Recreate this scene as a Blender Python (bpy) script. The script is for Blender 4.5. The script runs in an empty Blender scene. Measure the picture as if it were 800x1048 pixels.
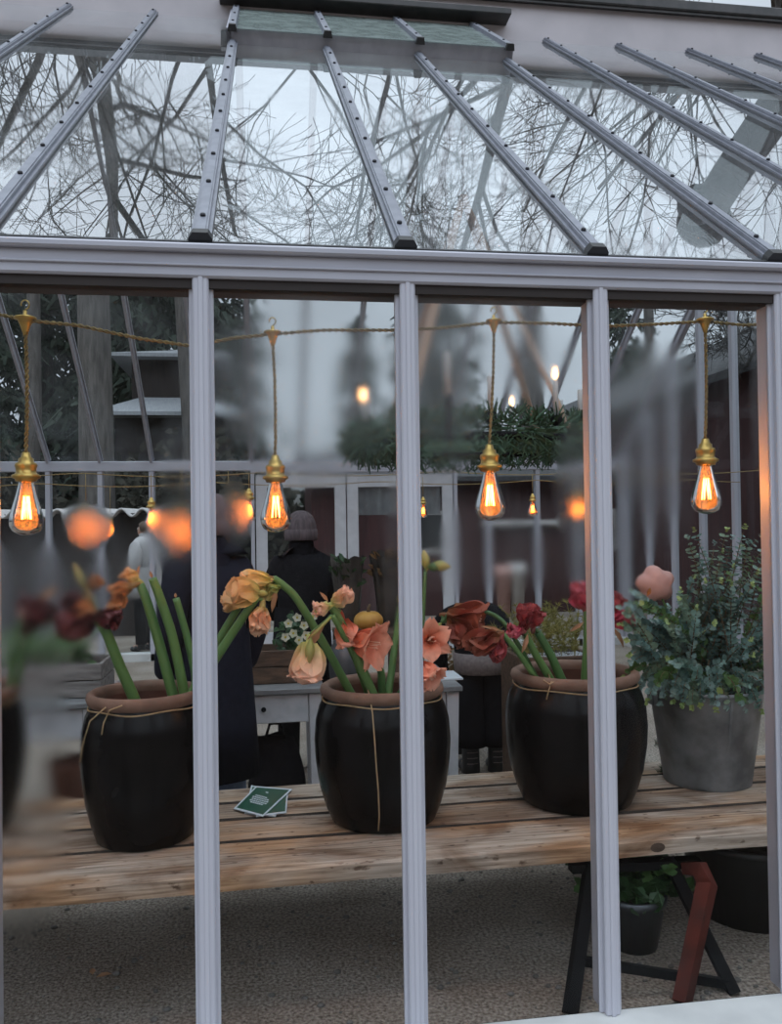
import bpy, math, random
from math import sin, cos, pi, radians, sqrt, atan2, tan, exp
from mathutils import Vector as V, Matrix
R = random.Random(7)
S = bpy.context.scene
COL = S.collection

# ------------------------------------------------------------------ camera
F_PX, YAW, PITCH, ROLL, DIST, EYE = 866.04, .1456, .016, -.014, 2.502, 1.6
def ray(px, py):
    dx, dy = px-400, py-524
    c, s = cos(ROLL), sin(ROLL)
    ix, iy = c*dx+s*dy, -s*dx+c*dy
    r, f2, u2 = ix/F_PX, 1., -iy/F_PX
    fw, u = f2*cos(PITCH)-u2*sin(PITCH), f2*sin(PITCH)+u2*cos(PITCH)
    return V((r*cos(YAW)+fw*sin(YAW), -r*sin(YAW)+fw*cos(YAW), u))
CAMP = V((0, -DIST, EYE))
def P(px, py, y):            # a point on the plane parallel to the glass wall at depth y
    d = ray(px, py); return CAMP + d*((y+DIST)/d.y)
def PZ(px, py, z):           # a point on a level plane
    d = ray(px, py); return CAMP + d*((z-EYE)/d.z)
cam = bpy.data.objects.new('camera', bpy.data.cameras.new('camera'))
COL.objects.link(cam); S.camera = cam
Rv = V((cos(YAW), -sin(YAW), 0))
Fv = V((sin(YAW)*cos(PITCH), cos(YAW)*cos(PITCH), sin(PITCH)))
Uv = Rv.cross(Fv)
rx, uy = Rv*cos(ROLL)+Uv*sin(ROLL), Rv*-sin(ROLL)+Uv*cos(ROLL)
cam.matrix_world = Matrix.Translation(CAMP) @ Matrix((rx, uy, -Fv)).transposed().to_4x4()
cam.data.sensor_fit = 'HORIZONTAL'; cam.data.sensor_width = 36
cam.data.lens = F_PX*36/800
cam.data.clip_start = .05; cam.data.clip_end = 400

# ------------------------------------------------------------------ mesh building
class MB:
    def __init__(s): s.v, s.f, s.a = [], [], []
    def add(s, vs, fs, al=None):
        o = len(s.v); s.v += [V(p) for p in vs]
        s.f += [tuple(i+o for i in q) for q in fs]
        s.a += list(al) if al is not None else [0.]*len(vs)
        return s
    def hexa(s, p):          # 8 corners: bottom ring, top ring
        return s.add(p, [(3,2,1,0),(4,5,6,7),(0,1,5,4),(1,2,6,5),(2,3,7,6),(3,0,4,7)])
    def box(s, x0, x1, y0, y1, z0, z1):
        return s.hexa([(x0,y0,z0),(x1,y0,z0),(x1,y1,z0),(x0,y1,z0),(x0,y0,z1),(x1,y0,z1),(x1,y1,z1),(x0,y1,z1)])
    def bbox(s, x0, x1, y0, y1, z0, z1, b=.004):   # a box with chamfered edges
        vs = []
        xs, ys, zs = (x0, x1), (y0, y1), (z0, z1)
        fs = []
        idx = {}
        for i in (0,1):
            for j in (0,1):
                for k in (0,1):
                    for ax in (0,1,2):
                        p = [xs[i], ys[j], zs[k]]
                        for q in (0,1,2):
                            if q != ax:
                                sgn = (1, -1)[(i,j,k)[q]]; p[q] += sgn*b
                        idx[(i,j,k,ax)] = len(vs); vs.append(p)
        def face(ax, w):
            o = [q for q in (0,1,2) if q != ax]; r = []
            for u, t in ((0,0),(1,0),(1,1),(0,1)):
                c = [0,0,0]; c[ax] = w; c[o[0]] = u; c[o[1]] = t
                r.append(idx[(*c, ax)])
            flip = (w == 0) ^ (ax == 1)
            fs.append(tuple(r[::-1] if flip else r))
        for ax in (0,1,2): face(ax, 0); face(ax, 1)
        for ax in (0,1,2):          # edges along ax
            o = [q for q in (0,1,2) if q != ax]
            for u in (0,1):
                for t in (0,1):
                    a = [0,0,0]; a[o[0]] = u; a[o[1]] = t
                    b2 = a[:]; b2[ax] = 1
                    fs.append((idx[(*a,o[0])], idx[(*a,o[1])], idx[(*b2,o[1])], idx[(*b2,o[0])]))
        for i in (0,1):
            for j in (0,1):
                for k in (0,1): fs.append((idx[(i,j,k,0)], idx[(i,j,k,1)], idx[(i,j,k,2)]))
        return s.add(vs, fs)
    def bar(s, p, q, w, h, up=(0,0,1)):            # a beam from p to q, w across, h along up
        p, q = V(p), V(q); d = (q-p).normalized(); up = V(up)
        x = d.cross(up)
        if x.length < 1e-4: x = d.cross(V((1,0,0)))
        x.normalize(); u = x.cross(d).normalized()
        a, b = x*w/2, u*h/2
        return s.hexa([p-a-b, p+a-b, q+a-b, q-a-b, p-a+b, p+a+b, q+a+b, q-a+b])
    def tube(s, pts, rad, n=8, cap=True, al=None):
        pts = [V(p) for p in pts]
        m = len(pts)
        if not hasattr(rad, '__len__'): rad = [rad]*m
        vs, fs, aa = [], [], []
        pn = None
        for i in range(m):
            t = (pts[min(i+1,m-1)]-pts[max(i-1,0)])
            t = t.normalized() if t.length > 1e-9 else V((0,0,1))
            if pn is None:
                pn = t.orthogonal().normalized()
            else:
                pn = pn - t*pn.dot(t)
                pn = pn.normalized() if pn.length > 1e-6 else t.orthogonal().normalized()
            b = t.cross(pn)
            for k in range(n):
                a = 2*pi*k/n
                vs.append(pts[i]+(pn*cos(a)+b*sin(a))*rad[i])
                aa.append(al[i] if al else i/max(1,m-1))
        for i in range(m-1):
            for k in range(n):
                k2 = (k+1) % n
                fs.append((i*n+k, i*n+k2, (i+1)*n+k2, (i+1)*n+k))
        if cap:
            fs.append(tuple(range(n-1,-1,-1))); fs.append(tuple((m-1)*n+k for k in range(n)))
        return s.add(vs, fs, aa)
    def lathe(s, prof, n=32, c=(0,0,0), sx=1., sy=1., cap=False):
        vs, fs, aa = [], [], []
        m = len(prof)
        for i, (r, z) in enumerate(prof):
            for k in range(n):
                a = 2*pi*k/n
                vs.append((c[0]+r*cos(a)*sx, c[1]+r*sin(a)*sy, c[2]+z)); aa.append(i/max(1,m-1))
        for i in range(m-1):
            for k in range(n):
                k2 = (k+1) % n
                fs.append((i*n+k, i*n+k2, (i+1)*n+k2, (i+1)*n+k))
        if cap:
            fs.append(tuple(range(n-1,-1,-1))); fs.append(tuple((m-1)*n+k for k in range(n)))
        return s.add(vs, fs, aa)
    def ball(s, c, rx, ry=None, rz=None, n=12, m=8, wob=0, rnd=R):
        ry = ry or rx; rz = rz or rx
        vs, fs = [], []
        for i in range(m+1):
            t = pi*i/m
            for k in range(n):
                a = 2*pi*k/n; w = 1+wob*(rnd.random()-.5)
                vs.append((c[0]+rx*sin(t)*cos(a)*w, c[1]+ry*sin(t)*sin(a)*w, c[2]-rz*cos(t)*w))
        for i in range(m):
            for k in range(n):
                k2 = (k+1) % n
                fs.append((i*n+k, i*n+k2, (i+1)*n+k2, (i+1)*n+k))
        return s.add(vs, fs)
    def leaf(s, p, d, nrm, L, w, fold=.15, curl=0., tip=1.0):   # a pointed blade with a mid rib
        p, d, nrm = V(p), V(d).normalized(), V(nrm)
        x = d.cross(nrm)
        x = x.normalized() if x.length > 1e-5 else d.orthogonal().normalized()
        u = x.cross(d)
        c1, c2, c3 = p+d*L*.4+u*curl*L*.15, p+d*L*.75+u*curl*L*.05, p+d*L-u*curl*L*.2
        e = u*fold*w
        return s.add([p, c1, c2, c3, c1+x*w/2+e, c2+x*w*.36+e, c1-x*w/2+e, c2-x*w*.36+e],
                     [(0,1,4),(1,2,5,4),(2,3,5),(0,6,1),(1,6,7,2),(2,7,3)], [0,.4,.75,1,.4,.75,.4,.75])
    def build(s, name, mat, parent=None, smooth=False, org=None):
        o0 = ORG.get(parent, V((0,0,0))) if parent is not None else (V(org) if org is not None else V((0,0,0)))
        me = bpy.data.meshes.new(name)
        me.from_pydata([tuple(p-o0) for p in s.v], [], s.f)
        at = me.attributes.new('along', 'FLOAT', 'POINT')
        at.data.foreach_set('value', s.a)
        me.materials.append(mat)
        if smooth: me.polygons.foreach_set('use_smooth', [True]*len(me.polygons))
        me.update()
        ob = bpy.data.objects.new(name, me); COL.objects.link(ob)
        if parent is not None:
            ob.parent = parent; ORG[ob] = o0
        else:
            ob.location = o0; ORG[ob] = o0
        return ob
ORG = {}
def tag(o, label, cat, group=None, kind=None):
    if label: o['label'] = label
    if cat: o['category'] = cat
    if group: o['group'] = group
    if kind: o['kind'] = kind
    return o
def thing(name, label, cat, loc=(0,0,0), group=None, kind=None, rz=0):
    o = bpy.data.objects.new(name, None); COL.objects.link(o)
    o.location = loc; o.rotation_euler = (0,0,rz); o.empty_display_size = .1
    ORG[o] = V(loc)
    return tag(o, label, cat, group, kind)
def struct(name, loc=(0,0,0)):
    return thing(name, None, None, loc, None, 'structure')
def dup(root, loc, rz=0, label=None, group=None, scale=None):
    def cp(o, par):
        c = o.copy(); COL.objects.link(c)
        if par is not None: c.parent = par
        for ch in o.children: cp(ch, c)
        return c
    r = cp(root, None); r.location = loc; r.rotation_euler = (0,0,rz)
    if scale: r.scale = (scale,)*3 if not hasattr(scale,'__len__') else scale
    if label: r['label'] = label
    if group: r['group'] = group
    return r

# ------------------------------------------------------------------ materials
def newmat(name):
    m = bpy.data.materials.new(name); m.use_nodes = True
    nt = m.node_tree; nt.nodes.clear()
    out = nt.nodes.new('ShaderNodeOutputMaterial')
    return m, nt, out
def nd(nt, t, **k):
    n = nt.nodes.new('ShaderNode'+t)
    for a, b in k.items():
        if a in n.inputs.keys(): n.inputs[a].default_value = b
        else: setattr(n, a, b)
    return n
def c4(c): return (*c, 1.) if len(c) == 3 else c
def noise_fac(nt, scale, detail=6, stretch=(1,1,1), lo=.35, hi=.65, coord='Object'):
    tc = nd(nt, 'TexCoord'); mp = nd(nt, 'Mapping'); mp.inputs['Scale'].default_value = stretch
    nt.links.new(tc.outputs[coord], mp.inputs[0])
    nz = nd(nt, 'TexNoise'); nz.inputs['Scale'].default_value = scale; nz.inputs['Detail'].default_value = detail
    nt.links.new(mp.outputs[0], nz.inputs['Vector'])
    mr = nd(nt, 'MapRange'); mr.inputs[1].default_value = lo; mr.inputs[2].default_value = hi
    nt.links.new(nz.outputs['Fac'], mr.inputs[0])
    return mr.outputs[0], nz
def mat(name, c1, c2=None, scale=8, stretch=(1,1,1), rough=.5, metal=0., bump=0., bscale=None, spec=.5, trans=0., sheen=0, along=None, lo=.35, hi=.65):
    m, nt, out = newmat(name)
    b = nd(nt, 'BsdfPrincipled')
    b.inputs['Roughness'].default_value = rough; b.inputs['Metallic'].default_value = metal
    b.inputs['Specular IOR Level'].default_value = spec
    c2 = c2 or tuple(x*.75 for x in c1)
    fac, nz = noise_fac(nt, scale, 6, stretch, lo, hi)
    mx = nd(nt, 'MixRGB'); mx.inputs[1].default_value = c4(c1); mx.inputs[2].default_value = c4(c2)
    nt.links.new(fac, mx.inputs[0]); col = mx.outputs[0]
    if along:                 # a colour ramp from the root of a petal or stem to its tip
        at = nd(nt, 'Attribute', attribute_name='along')
        rp = nd(nt, 'ValToRGB')
        e = rp.color_ramp.elements
        while len(e) < len(along): e.new(.5)
        for i, (p, c) in enumerate(along): e[i].position = p; e[i].color = c4(c)
        nt.links.new(at.outputs['Fac'], rp.inputs[0])
        m2 = nd(nt, 'MixRGB', blend_type='MULTIPLY'); m2.inputs[0].default_value = 1
        nt.links.new(rp.outputs[0], m2.inputs[1]); nt.links.new(col, m2.inputs[2]); col = m2.outputs[0]
    nt.links.new(col, b.inputs['Base Color'])
    if bump:
        bp = nd(nt, 'Bump'); bp.inputs['Strength'].default_value = bump; bp.inputs['Distance'].default_value = .01
        if bscale:
            f2, nz2 = noise_fac(nt, bscale, 5, stretch, 0, 1); nt.links.new(f2, bp.inputs['Height'])
        else: nt.links.new(fac, bp.inputs['Height'])
        nt.links.new(bp.outputs[0], b.inputs['Normal'])
    sh = b.outputs[0]
    if trans:
        t = nd(nt, 'BsdfTranslucent'); nt.links.new(col, t.inputs[0])
        ms = nd(nt, 'MixShader'); ms.inputs[0].default_value = trans
        nt.links.new(sh, ms.inputs[1]); nt.links.new(t.outputs[0], ms.inputs[2]); sh = ms.outputs[0]
    nt.links.new(sh, out.inputs[0])
    return m
def emis(name, col, st):
    m, nt, out = newmat(name)
    e = nd(nt, 'Emission'); e.inputs[0].default_value = c4(col); e.inputs[1].default_value = st
    nt.links.new(e.outputs[0], out.inputs[0]); return m
def thin_glass(name, tint, refl, rough=0., dirt=0., dirtcol=(.5,.52,.54), dscale=3, stretch=(1,1,.3), power=2.2, base=.01, film=0., soft=0.):
    """clear pane: see-through plus a mirror reflection, with a film of dried dirt in patches"""
    m, nt, out = newmat(name)
    t = nd(nt, 'BsdfTransparent'); t.inputs[0].default_value = c4(tint)
    g = nd(nt, 'BsdfGlossy'); g.inputs['Roughness'].default_value = rough; g.inputs[0].default_value = (1,1,1,1)
    lw = nd(nt, 'LayerWeight'); lw.inputs[0].default_value = .5      # facing: 0 head-on, 1 at grazing view
    pw = nd(nt, 'Math', operation='POWER'); pw.inputs[1].default_value = power
    nt.links.new(lw.outputs['Facing'], pw.inputs[0])
    ad = nd(nt, 'MapRange'); ad.inputs[3].default_value = base; ad.inputs[4].default_value = refl
    nt.links.new(pw.outputs[0], ad.inputs[0])
    if soft:                  # parts of the pane are filmed over and mirror softly
        fr_, _ = noise_fac(nt, 1.1, 3, (1,1,1), .42, .62); nt.links.new(math2(nt, 'MULTIPLY', fr_, soft), g.inputs['Roughness'])
    ms = nd(nt, 'MixShader'); nt.links.new(ad.outputs[0], ms.inputs[0])
    nt.links.new(t.outputs[0], ms.inputs[1]); nt.links.new(g.outputs[0], ms.inputs[2])
    sh = ms.outputs[0]
    if dirt:
        fac, nz = noise_fac(nt, dscale, 8, stretch, .42, .75, 'Object')
        mu = nd(nt, 'Math', operation='MULTIPLY'); mu.operation = 'MULTIPLY_ADD'; mu.inputs[1].default_value = dirt; mu.inputs[2].default_value = film; nt.links.new(fac, mu.inputs[0])
        d = nd(nt, 'BsdfDiffuse'); d.inputs[0].default_value = c4(dirtcol)
        tl = nd(nt, 'BsdfTranslucent'); tl.inputs[0].default_value = c4(dirtcol)
        m0 = nd(nt, 'MixShader'); m0.inputs[0].default_value = .5
        nt.links.new(d.outputs[0], m0.inputs[1]); nt.links.new(tl.outputs[0], m0.inputs[2])
        m2 = nd(nt, 'MixShader'); nt.links.new(mu.outputs[0], m2.inputs[0])
        nt.links.new(sh, m2.inputs[1]); nt.links.new(m0.outputs[0], m2.inputs[2]); sh = m2.outputs[0]
    nt.links.new(sh, out.inputs[0]); return m
def math2(nt, op, a, b=None, c=None, clamp=False):
    n = nd(nt, 'Math', operation=op, use_clamp=clamp)
    for i, x in enumerate((a, b, c)):
        if x is None: continue
        if isinstance(x, (int, float)): n.inputs[i].default_value = x
        else: nt.links.new(x, n.inputs[i])
    return n.outputs[0]
def fog_glass(name, spots, streak=.0, halos=()):
    """wet front pane: clear glass with condensation where the mask says.  spots = (x, z, rx, rz, amount)"""
    m, nt, out = newmat(name)
    geo = nd(nt, 'NewGeometry'); sp = nd(nt, 'SeparateXYZ'); nt.links.new(geo.outputs['Position'], sp.inputs[0])
    X, Zc = sp.outputs[0], sp.outputs[2]
    nz = nd(nt, 'TexNoise'); nz.inputs['Scale'].default_value = 3.2; nz.inputs['Detail'].default_value = 5
    nt.links.new(geo.outputs['Position'], nz.inputs['Vector'])
    dr = nd(nt, 'TexNoise'); dr.inputs['Scale'].default_value = 260; dr.inputs['Detail'].default_value = 2
    nt.links.new(geo.outputs['Position'], dr.inputs['Vector'])
    wob = math2(nt, 'MULTIPLY_ADD', nz.outputs['Fac'], 2.2, -1.1)
    tot = None
    htot = None
    for si, (x, z, rx_, rz_, am) in enumerate(spots):
        a = math2(nt, 'DIVIDE', math2(nt, 'SUBTRACT', X, x), rx_)
        b = math2(nt, 'DIVIDE', math2(nt, 'SUBTRACT', Zc, z), rz_)
        r2 = math2(nt, 'ADD', math2(nt, 'MULTIPLY', a, a), math2(nt, 'MULTIPLY', b, b))
        r2 = math2(nt, 'ADD', r2, wob)
        mr = nd(nt, 'MapRange', interpolation_type='SMOOTHSTEP')
        mr.inputs[1].default_value = 1.5; mr.inputs[2].default_value = .1; mr.inputs[3].default_value = 0; mr.inputs[4].default_value = am
        nt.links.new(r2, mr.inputs[0])
        if si in halos: htot = mr.outputs[0] if htot is None else math2(nt, 'MAXIMUM', htot, mr.outputs[0])
        tot = mr.outputs[0] if tot is None else math2(nt, 'MAXIMUM', tot, mr.outputs[0])
    if tot is None:
        v = nd(nt, 'Value'); v.outputs[0].default_value = 0; tot = v.outputs[0]
    if streak:               # run marks of rain
        mp = nd(nt, 'Mapping'); mp.inputs['Scale'].default_value = (38, 1, 1.2); nt.links.new(geo.outputs['Position'], mp.inputs[0])
        n3 = nd(nt, 'TexNoise'); n3.inputs['Scale'].default_value = 1.; n3.inputs['Detail'].default_value = 4; nt.links.new(mp.outputs[0], n3.inputs['Vector'])
        mr = nd(nt, 'MapRange'); mr.inputs[1].default_value = .56; mr.inputs[2].default_value = .72; mr.inputs[4].default_value = streak
        nt.links.new(n3.outputs['Fac'], mr.inputs[0])
        tot = math2(nt, 'MAXIMUM', tot, mr.outputs[0])
    rf = nd(nt, 'BsdfRefraction'); rf.inputs['IOR'].default_value = 1.45
    rf.inputs[0].default_value = (.97,.98,.98,1)
    rough = math2(nt, 'MULTIPLY', tot, .165)
    if htot is not None: rough = math2(nt, 'MULTIPLY_ADD', htot, .075, rough)
    nt.links.new(rough, rf.inputs['Roughness'])
    ms = rf
    tl = nd(nt, 'BsdfTranslucent'); tl.inputs[0].default_value = (.8,.83,.86,1)
    df = nd(nt, 'BsdfDiffuse'); df.inputs[0].default_value = (.8,.83,.86,1)
    mh = nd(nt, 'MixShader'); mh.inputs[0].default_value = .5
    nt.links.new(tl.outputs[0], mh.inputs[1]); nt.links.new(df.outputs[0], mh.inputs[2])
    zr = nd(nt, 'MapRange'); zr.inputs[1].default_value = 1.3; zr.inputs[2].default_value = 2.1; zr.inputs[3].default_value = .0; zr.inputs[4].default_value = .14
    nt.links.new(Zc, zr.inputs[0])
    m2 = nd(nt, 'MixShader'); nt.links.new(math2(nt, 'MULTIPLY', tot, zr.outputs[0]), m2.inputs[0])
    nt.links.new(ms.outputs[0], m2.inputs[1]); nt.links.new(mh.outputs[0], m2.inputs[2])
    g = nd(nt, 'BsdfGlossy'); g.inputs['Roughness'].default_value = 0
    fr = nd(nt, 'Fresnel'); fr.inputs[0].default_value = 1.22
    m3 = nd(nt, 'MixShader'); nt.links.new(fr.outputs[0], m3.inputs[0])
    nt.links.new(m2.outputs[0], m3.inputs[1]); nt.links.new(g.outputs[0], m3.inputs[2])
    nt.links.new(m3.outputs[0], out.inputs[0]); return m

def plank_mat():
    m, nt, out = newmat('weathered_plank')
    b = nd(nt, 'BsdfPrincipled'); b.inputs['Roughness'].default_value = .8; b.inputs['Specular IOR Level'].default_value = .25
    tc = nd(nt, 'TexCoord'); oi = nd(nt, 'ObjectInfo')
    va = nd(nt, 'VectorMath', operation='MULTIPLY_ADD'); va.inputs[1].default_value = (1,1,1)
    cx = nd(nt, 'CombineXYZ'); nt.links.new(math2(nt, 'MULTIPLY', oi.outputs['Random'], 40), cx.inputs[0])
    nt.links.new(tc.outputs['Object'], va.inputs[0]); nt.links.new(cx.outputs[0], va.inputs[2])
    def nz(sc, st, det=6, dist=0.):
        mp = nd(nt, 'Mapping'); mp.inputs['Scale'].default_value = st; nt.links.new(va.outputs[0], mp.inputs[0])
        n = nd(nt, 'TexNoise'); n.inputs['Scale'].default_value = sc; n.inputs['Detail'].default_value = det; n.inputs['Distortion'].default_value = dist
        nt.links.new(mp.outputs[0], n.inputs['Vector']); return n.outputs['Fac']
    grain = nz(3., (1.2, 26, 26), 8, .6); stain = nz(2.6, (1, 2.2, 2.2), 7, .8); warm = nz(1.7, (1, 3, 1), 3); spots = nz(16, (1, 2, 2), 4)
    rp = nd(nt, 'ValToRGB'); e = rp.color_ramp.elements
    e[0].position = .30; e[0].color = (.25,.19,.145,1); e[1].position = .66; e[1].color = (.58,.475,.39,1)
    nt.links.new(grain, rp.inputs[0])
    m1 = nd(nt, 'MixRGB', blend_type='MULTIPLY'); r2 = nd(nt, 'ValToRGB'); e = r2.color_ramp.elements
    e[0].position = .38; e[0].color = (.52,.43,.37,1); e[1].position = .56; e[1].color = (1,1,1,1)
    nt.links.new(stain, r2.inputs[0]); m1.inputs[0].default_value = 1; nt.links.new(rp.outputs[0], m1.inputs[1]); nt.links.new(r2.outputs[0], m1.inputs[2])
    m2 = nd(nt, 'MixRGB', blend_type='MULTIPLY'); r3 = nd(nt, 'ValToRGB'); e = r3.color_ramp.elements
    e[0].position = .45; e[0].color = (1,1,1,1); e[1].position = .62; e[1].color = (1.0,.74,.52,1)
    nt.links.new(warm, r3.inputs[0]); m2.inputs[0].default_value = 1; nt.links.new(m1.outputs[0], m2.inputs[1]); nt.links.new(r3.outputs[0], m2.inputs[2])
    m3 = nd(nt, 'MixRGB', blend_type='MULTIPLY'); r4 = nd(nt, 'ValToRGB'); e = r4.color_ramp.elements
    e[0].position = .30; e[0].color = (.35,.3,.27,1); e[1].position = .38; e[1].color = (1,1,1,1)
    nt.links.new(spots, r4.inputs[0]); m3.inputs[0].default_value = 1; nt.links.new(m2.outputs[0], m3.inputs[1]); nt.links.new(r4.outputs[0], m3.inputs[2])
    nt.links.new(m3.outputs[0], b.inputs['Base Color'])
    bp = nd(nt, 'Bump'); bp.inputs['Strength'].default_value = .5; bp.inputs['Distance'].default_value = .006
    nt.links.new(grain, bp.inputs['Height']); nt.links.new(bp.outputs[0], b.inputs['Normal'])
    nt.links.new(b.outputs[0], out.inputs[0]); return m
M = {}
M['alu'] = mat('painted_aluminium', (.48,.48,.535), (.44,.44,.495), 6, (1,1,.15), .38, 0, .0)
M['beam'] = mat('eave_grey', (.40,.40,.45), (.33,.33,.38), 9, (.3,1,1), .4)
M['alu_side'] = mat('frame_grey', (.40,.40,.45), (.33,.33,.38), 14, (1,1,.2), .42)
M['bar'] = mat('glazing_bar_grey', (.21,.22,.26), (.16,.17,.20), 20, (1,1,1), .35)
M['board'] = mat('pink_grey_board', (.52,.48,.50), (.45,.42,.44), 3, (1,1,1), .6)
M['cap'] = mat('dark_rail', (.055,.05,.05), (.03,.03,.03), 10, rough=.5)
M['black'] = mat('black_rubber', (.012,.012,.013), rough=.5)
M['screw'] = mat('dark_screw', (.03,.03,.035), rough=.4, metal=.6)
M['under'] = mat('dark_brown_soffit', (.022,.014,.012), rough=.7)
M['plinth'] = mat('pale_concrete', (.62,.62,.60), (.5,.5,.49), 5, rough=.85, bump=.1)
M['wood'] = plank_mat()
M['darkedge'] = mat('dark_gap_edge', (.05,.037,.028), (.03,.022,.018), 12, rough=.9)
M['wood2'] = mat('grey_plank', (.28,.255,.24), (.15,.135,.125), 4, (1.5,9,9), .8, 0, .3)
M['darkwood'] = mat('dark_crate_wood', (.13,.075,.045), (.06,.035,.022), 5, (2,9,9), .7, 0, .2)
M['knot'] = mat('knot', (.10,.06,.04), rough=.8)
M['glaze'] = mat('black_glaze', (.004,.0037,.004), (.008,.007,.0075), 9, rough=.2, bump=.08, bscale=30, spec=.13)
M['terra'] = mat('bare_clay_rim', (.23,.135,.095), (.15,.085,.06), 12, rough=.8)
M['terrain'] = mat('bare_clay_inside', (.22,.10,.07), (.14,.06,.045), 9, rough=.85)
M['soil'] = mat('wet_soil', (.03,.022,.017), (.055,.04,.03), 40, rough=.9, bump=.5)
M['twine'] = mat('twine', (.52,.36,.20), (.38,.26,.14), 60, rough=.9)
M['zinc'] = mat('galvanised_zinc', (.25,.268,.285), (.12,.13,.14), 7, rough=.45, metal=.5, lo=.4, hi=.62)
M['stem'] = mat('flower_stem_green', (.13,.26,.08), (.09,.19,.055), 10, (1,1,.2), .45, trans=.1)
M['stemd'] = mat('flower_stem_dark', (.07,.17,.05), (.05,.12,.04), 10, (1,1,.2), .45)
M['leafg'] = mat('green_leaf', (.06,.14,.035), (.10,.19,.06), 14, rough=.5, trans=.2)
M['leafd'] = mat('dark_green_leaf', (.025,.06,.022), (.04,.09,.03), 14, rough=.5, trans=.15)
M['euc'] = mat('blue_green_leaf', (.27,.39,.37), (.12,.22,.18), 9, rough=.55, trans=.15)
M['eucg'] = mat('grey_green_leaf', (.17,.25,.17), (.08,.14,.09), 9, rough=.55, trans=.15)
M['eucd'] = mat('deep_blue_green_leaf', (.12,.21,.19), (.05,.11,.09), 9, rough=.55, trans=.15)
M['eucy'] = mat('yellow_green_tip', (.34,.42,.14), (.22,.32,.12), 9, rough=.55, trans=.2)
M['twig'] = mat('brown_twig', (.14,.09,.05), rough=.8)
M['fir'] = mat('fir_needles', (.022,.06,.03), (.045,.10,.045), 20, rough=.6)
M['moss'] = mat('dry_moss', (.30,.26,.07), (.17,.17,.05), 16, rough=.9, trans=.2)
M['drybrown'] = mat('dry_brown_leaf', (.14,.075,.03), (.22,.13,.05), 20, rough=.9)
M['brass'] = mat('brass', (.62,.42,.13), (.5,.33,.1), 20, rough=.3, metal=.9)
M['cordm'] = mat('gold_twisted_cord', (.34,.24,.09), (.22,.15,.06), 60, rough=.7)
M['copper'] = mat('tan_strap', (.50,.32,.22), (.42,.27,.19), 10, rough=.6)
M['iron'] = mat('dark_iron', (.010,.010,.011), rough=.8, spec=.15)
M['wax'] = mat('white_wax', (.72,.70,.68), (.62,.61,.60), 10, rough=.5, trans=.2)
M['flame'] = emis('candle_glow', (1,.48,.18), 7.)
M['fil'] = emis('glowing_filament', (1,.40,.075), 170.)
M['fils'] = emis('distant_filament', (1,.27,.03), 40.)
M['trunk'] = mat('bark', (.12,.105,.095), (.06,.052,.047), 5, (3,3,.5), .9, 0, .4)
M['trunkd'] = mat('dark_bark', (.05,.045,.042), (.03,.027,.025), 5, (3,3,.5), .9)
M['conif'] = mat('conifer_foliage', (.022,.036,.024), (.04,.055,.036), 3, rough=.8)
M['hedge'] = mat('dark_shrubbery', (.03,.032,.022), (.06,.05,.035), 3, rough=.9)
M['red'] = mat('falu_red_boards', (.062,.018,.018), (.04,.012,.013), 4, (4,4,.4), .8)
M['darkroof'] = mat('dark_roof', (.045,.042,.045), (.03,.03,.032), 6, rough=.7)
M['tin'] = mat('grey_tin_roof', (.36,.37,.39), (.28,.29,.31), 6, (6,1,1), .5)
M['shedw'] = mat('dark_shed_wall', (.035,.025,.022), (.02,.015,.015), 4, (6,6,.5), .9)
M['corr'] = mat('white_corrugated', (.62,.58,.56), (.5,.47,.46), 6, rough=.6)
M['white'] = mat('old_white_paint', (.50,.50,.52), (.40,.40,.42), 14, rough=.6, lo=.45, hi=.75)
M['tabtop'] = mat('grey_table_top', (.16,.16,.165), (.24,.24,.24), 7, rough=.5)
M['door'] = mat('pale_door_frame', (.60,.60,.63), (.52,.52,.55), 8, rough=.5)
M['curtain'] = mat('grey_curtain', (.28,.27,.28), (.2,.19,.2), 6, rough=.8)
M['coat'] = mat('black_wool_coat', (.010,.009,.011), (.016,.015,.018), 40, rough=.95, spec=.1)
M['navy'] = mat('dark_navy_coat', (.010,.011,.02), (.015,.016,.028), 40, rough=.9, spec=.15)
M['jeans'] = mat('blue_denim', (.11,.16,.25), (.15,.2,.3), 60, rough=.9)
M['skin'] = mat('skin', (.50,.30,.22), (.45,.26,.19), 12, rough=.5)
M['hair'] = mat('brown_hair', (.10,.055,.03), (.06,.035,.02), 30, (4,4,1), .6)
M['beanie'] = mat('mauve_knit', (.14,.105,.112), (.085,.066,.07), 60, (1,1,.15), .95, 0, .3)
M['puffer'] = mat('white_quilted_jacket', (.55,.52,.52), (.48,.45,.45), 10, rough=.6)
M['cuff'] = mat('grey_knit_band', (.26,.22,.215), (.19,.16,.155), 50, rough=.95)
M['boot'] = mat('black_leather', (.018,.018,.02), (.03,.03,.033), 20, rough=.45)
M['pumpkin'] = mat('orange_squash', (.62,.33,.06), (.45,.20,.04), 7, rough=.5)
M['card'] = mat('dark_green_card', (.012,.075,.042), (.014,.082,.046), 3, rough=.45)
M['paper'] = mat('white_card_edge', (.60,.64,.68), (.56,.6,.64), 6, rough=.6)
M['plastic'] = mat('black_plastic', (.012,.012,.013), (.02,.02,.02), 8, rough=.5)
M['redpaint'] = mat('worn_red_paint', (.12,.026,.018), (.06,.02,.016), 9, rough=.75, spec=.2)
M['pebble'] = mat('grey_pebble', (.20,.185,.17), (.12,.11,.10), 30, rough=.9)
M['ciel'] = mat('clear_wrap_dark', (.07,.06,.055), (.02,.018,.016), 6, rough=.2)
M['daff'] = mat('white_petal', (.72,.72,.60), (.6,.62,.45), 20, rough=.6, trans=.2)
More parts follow.
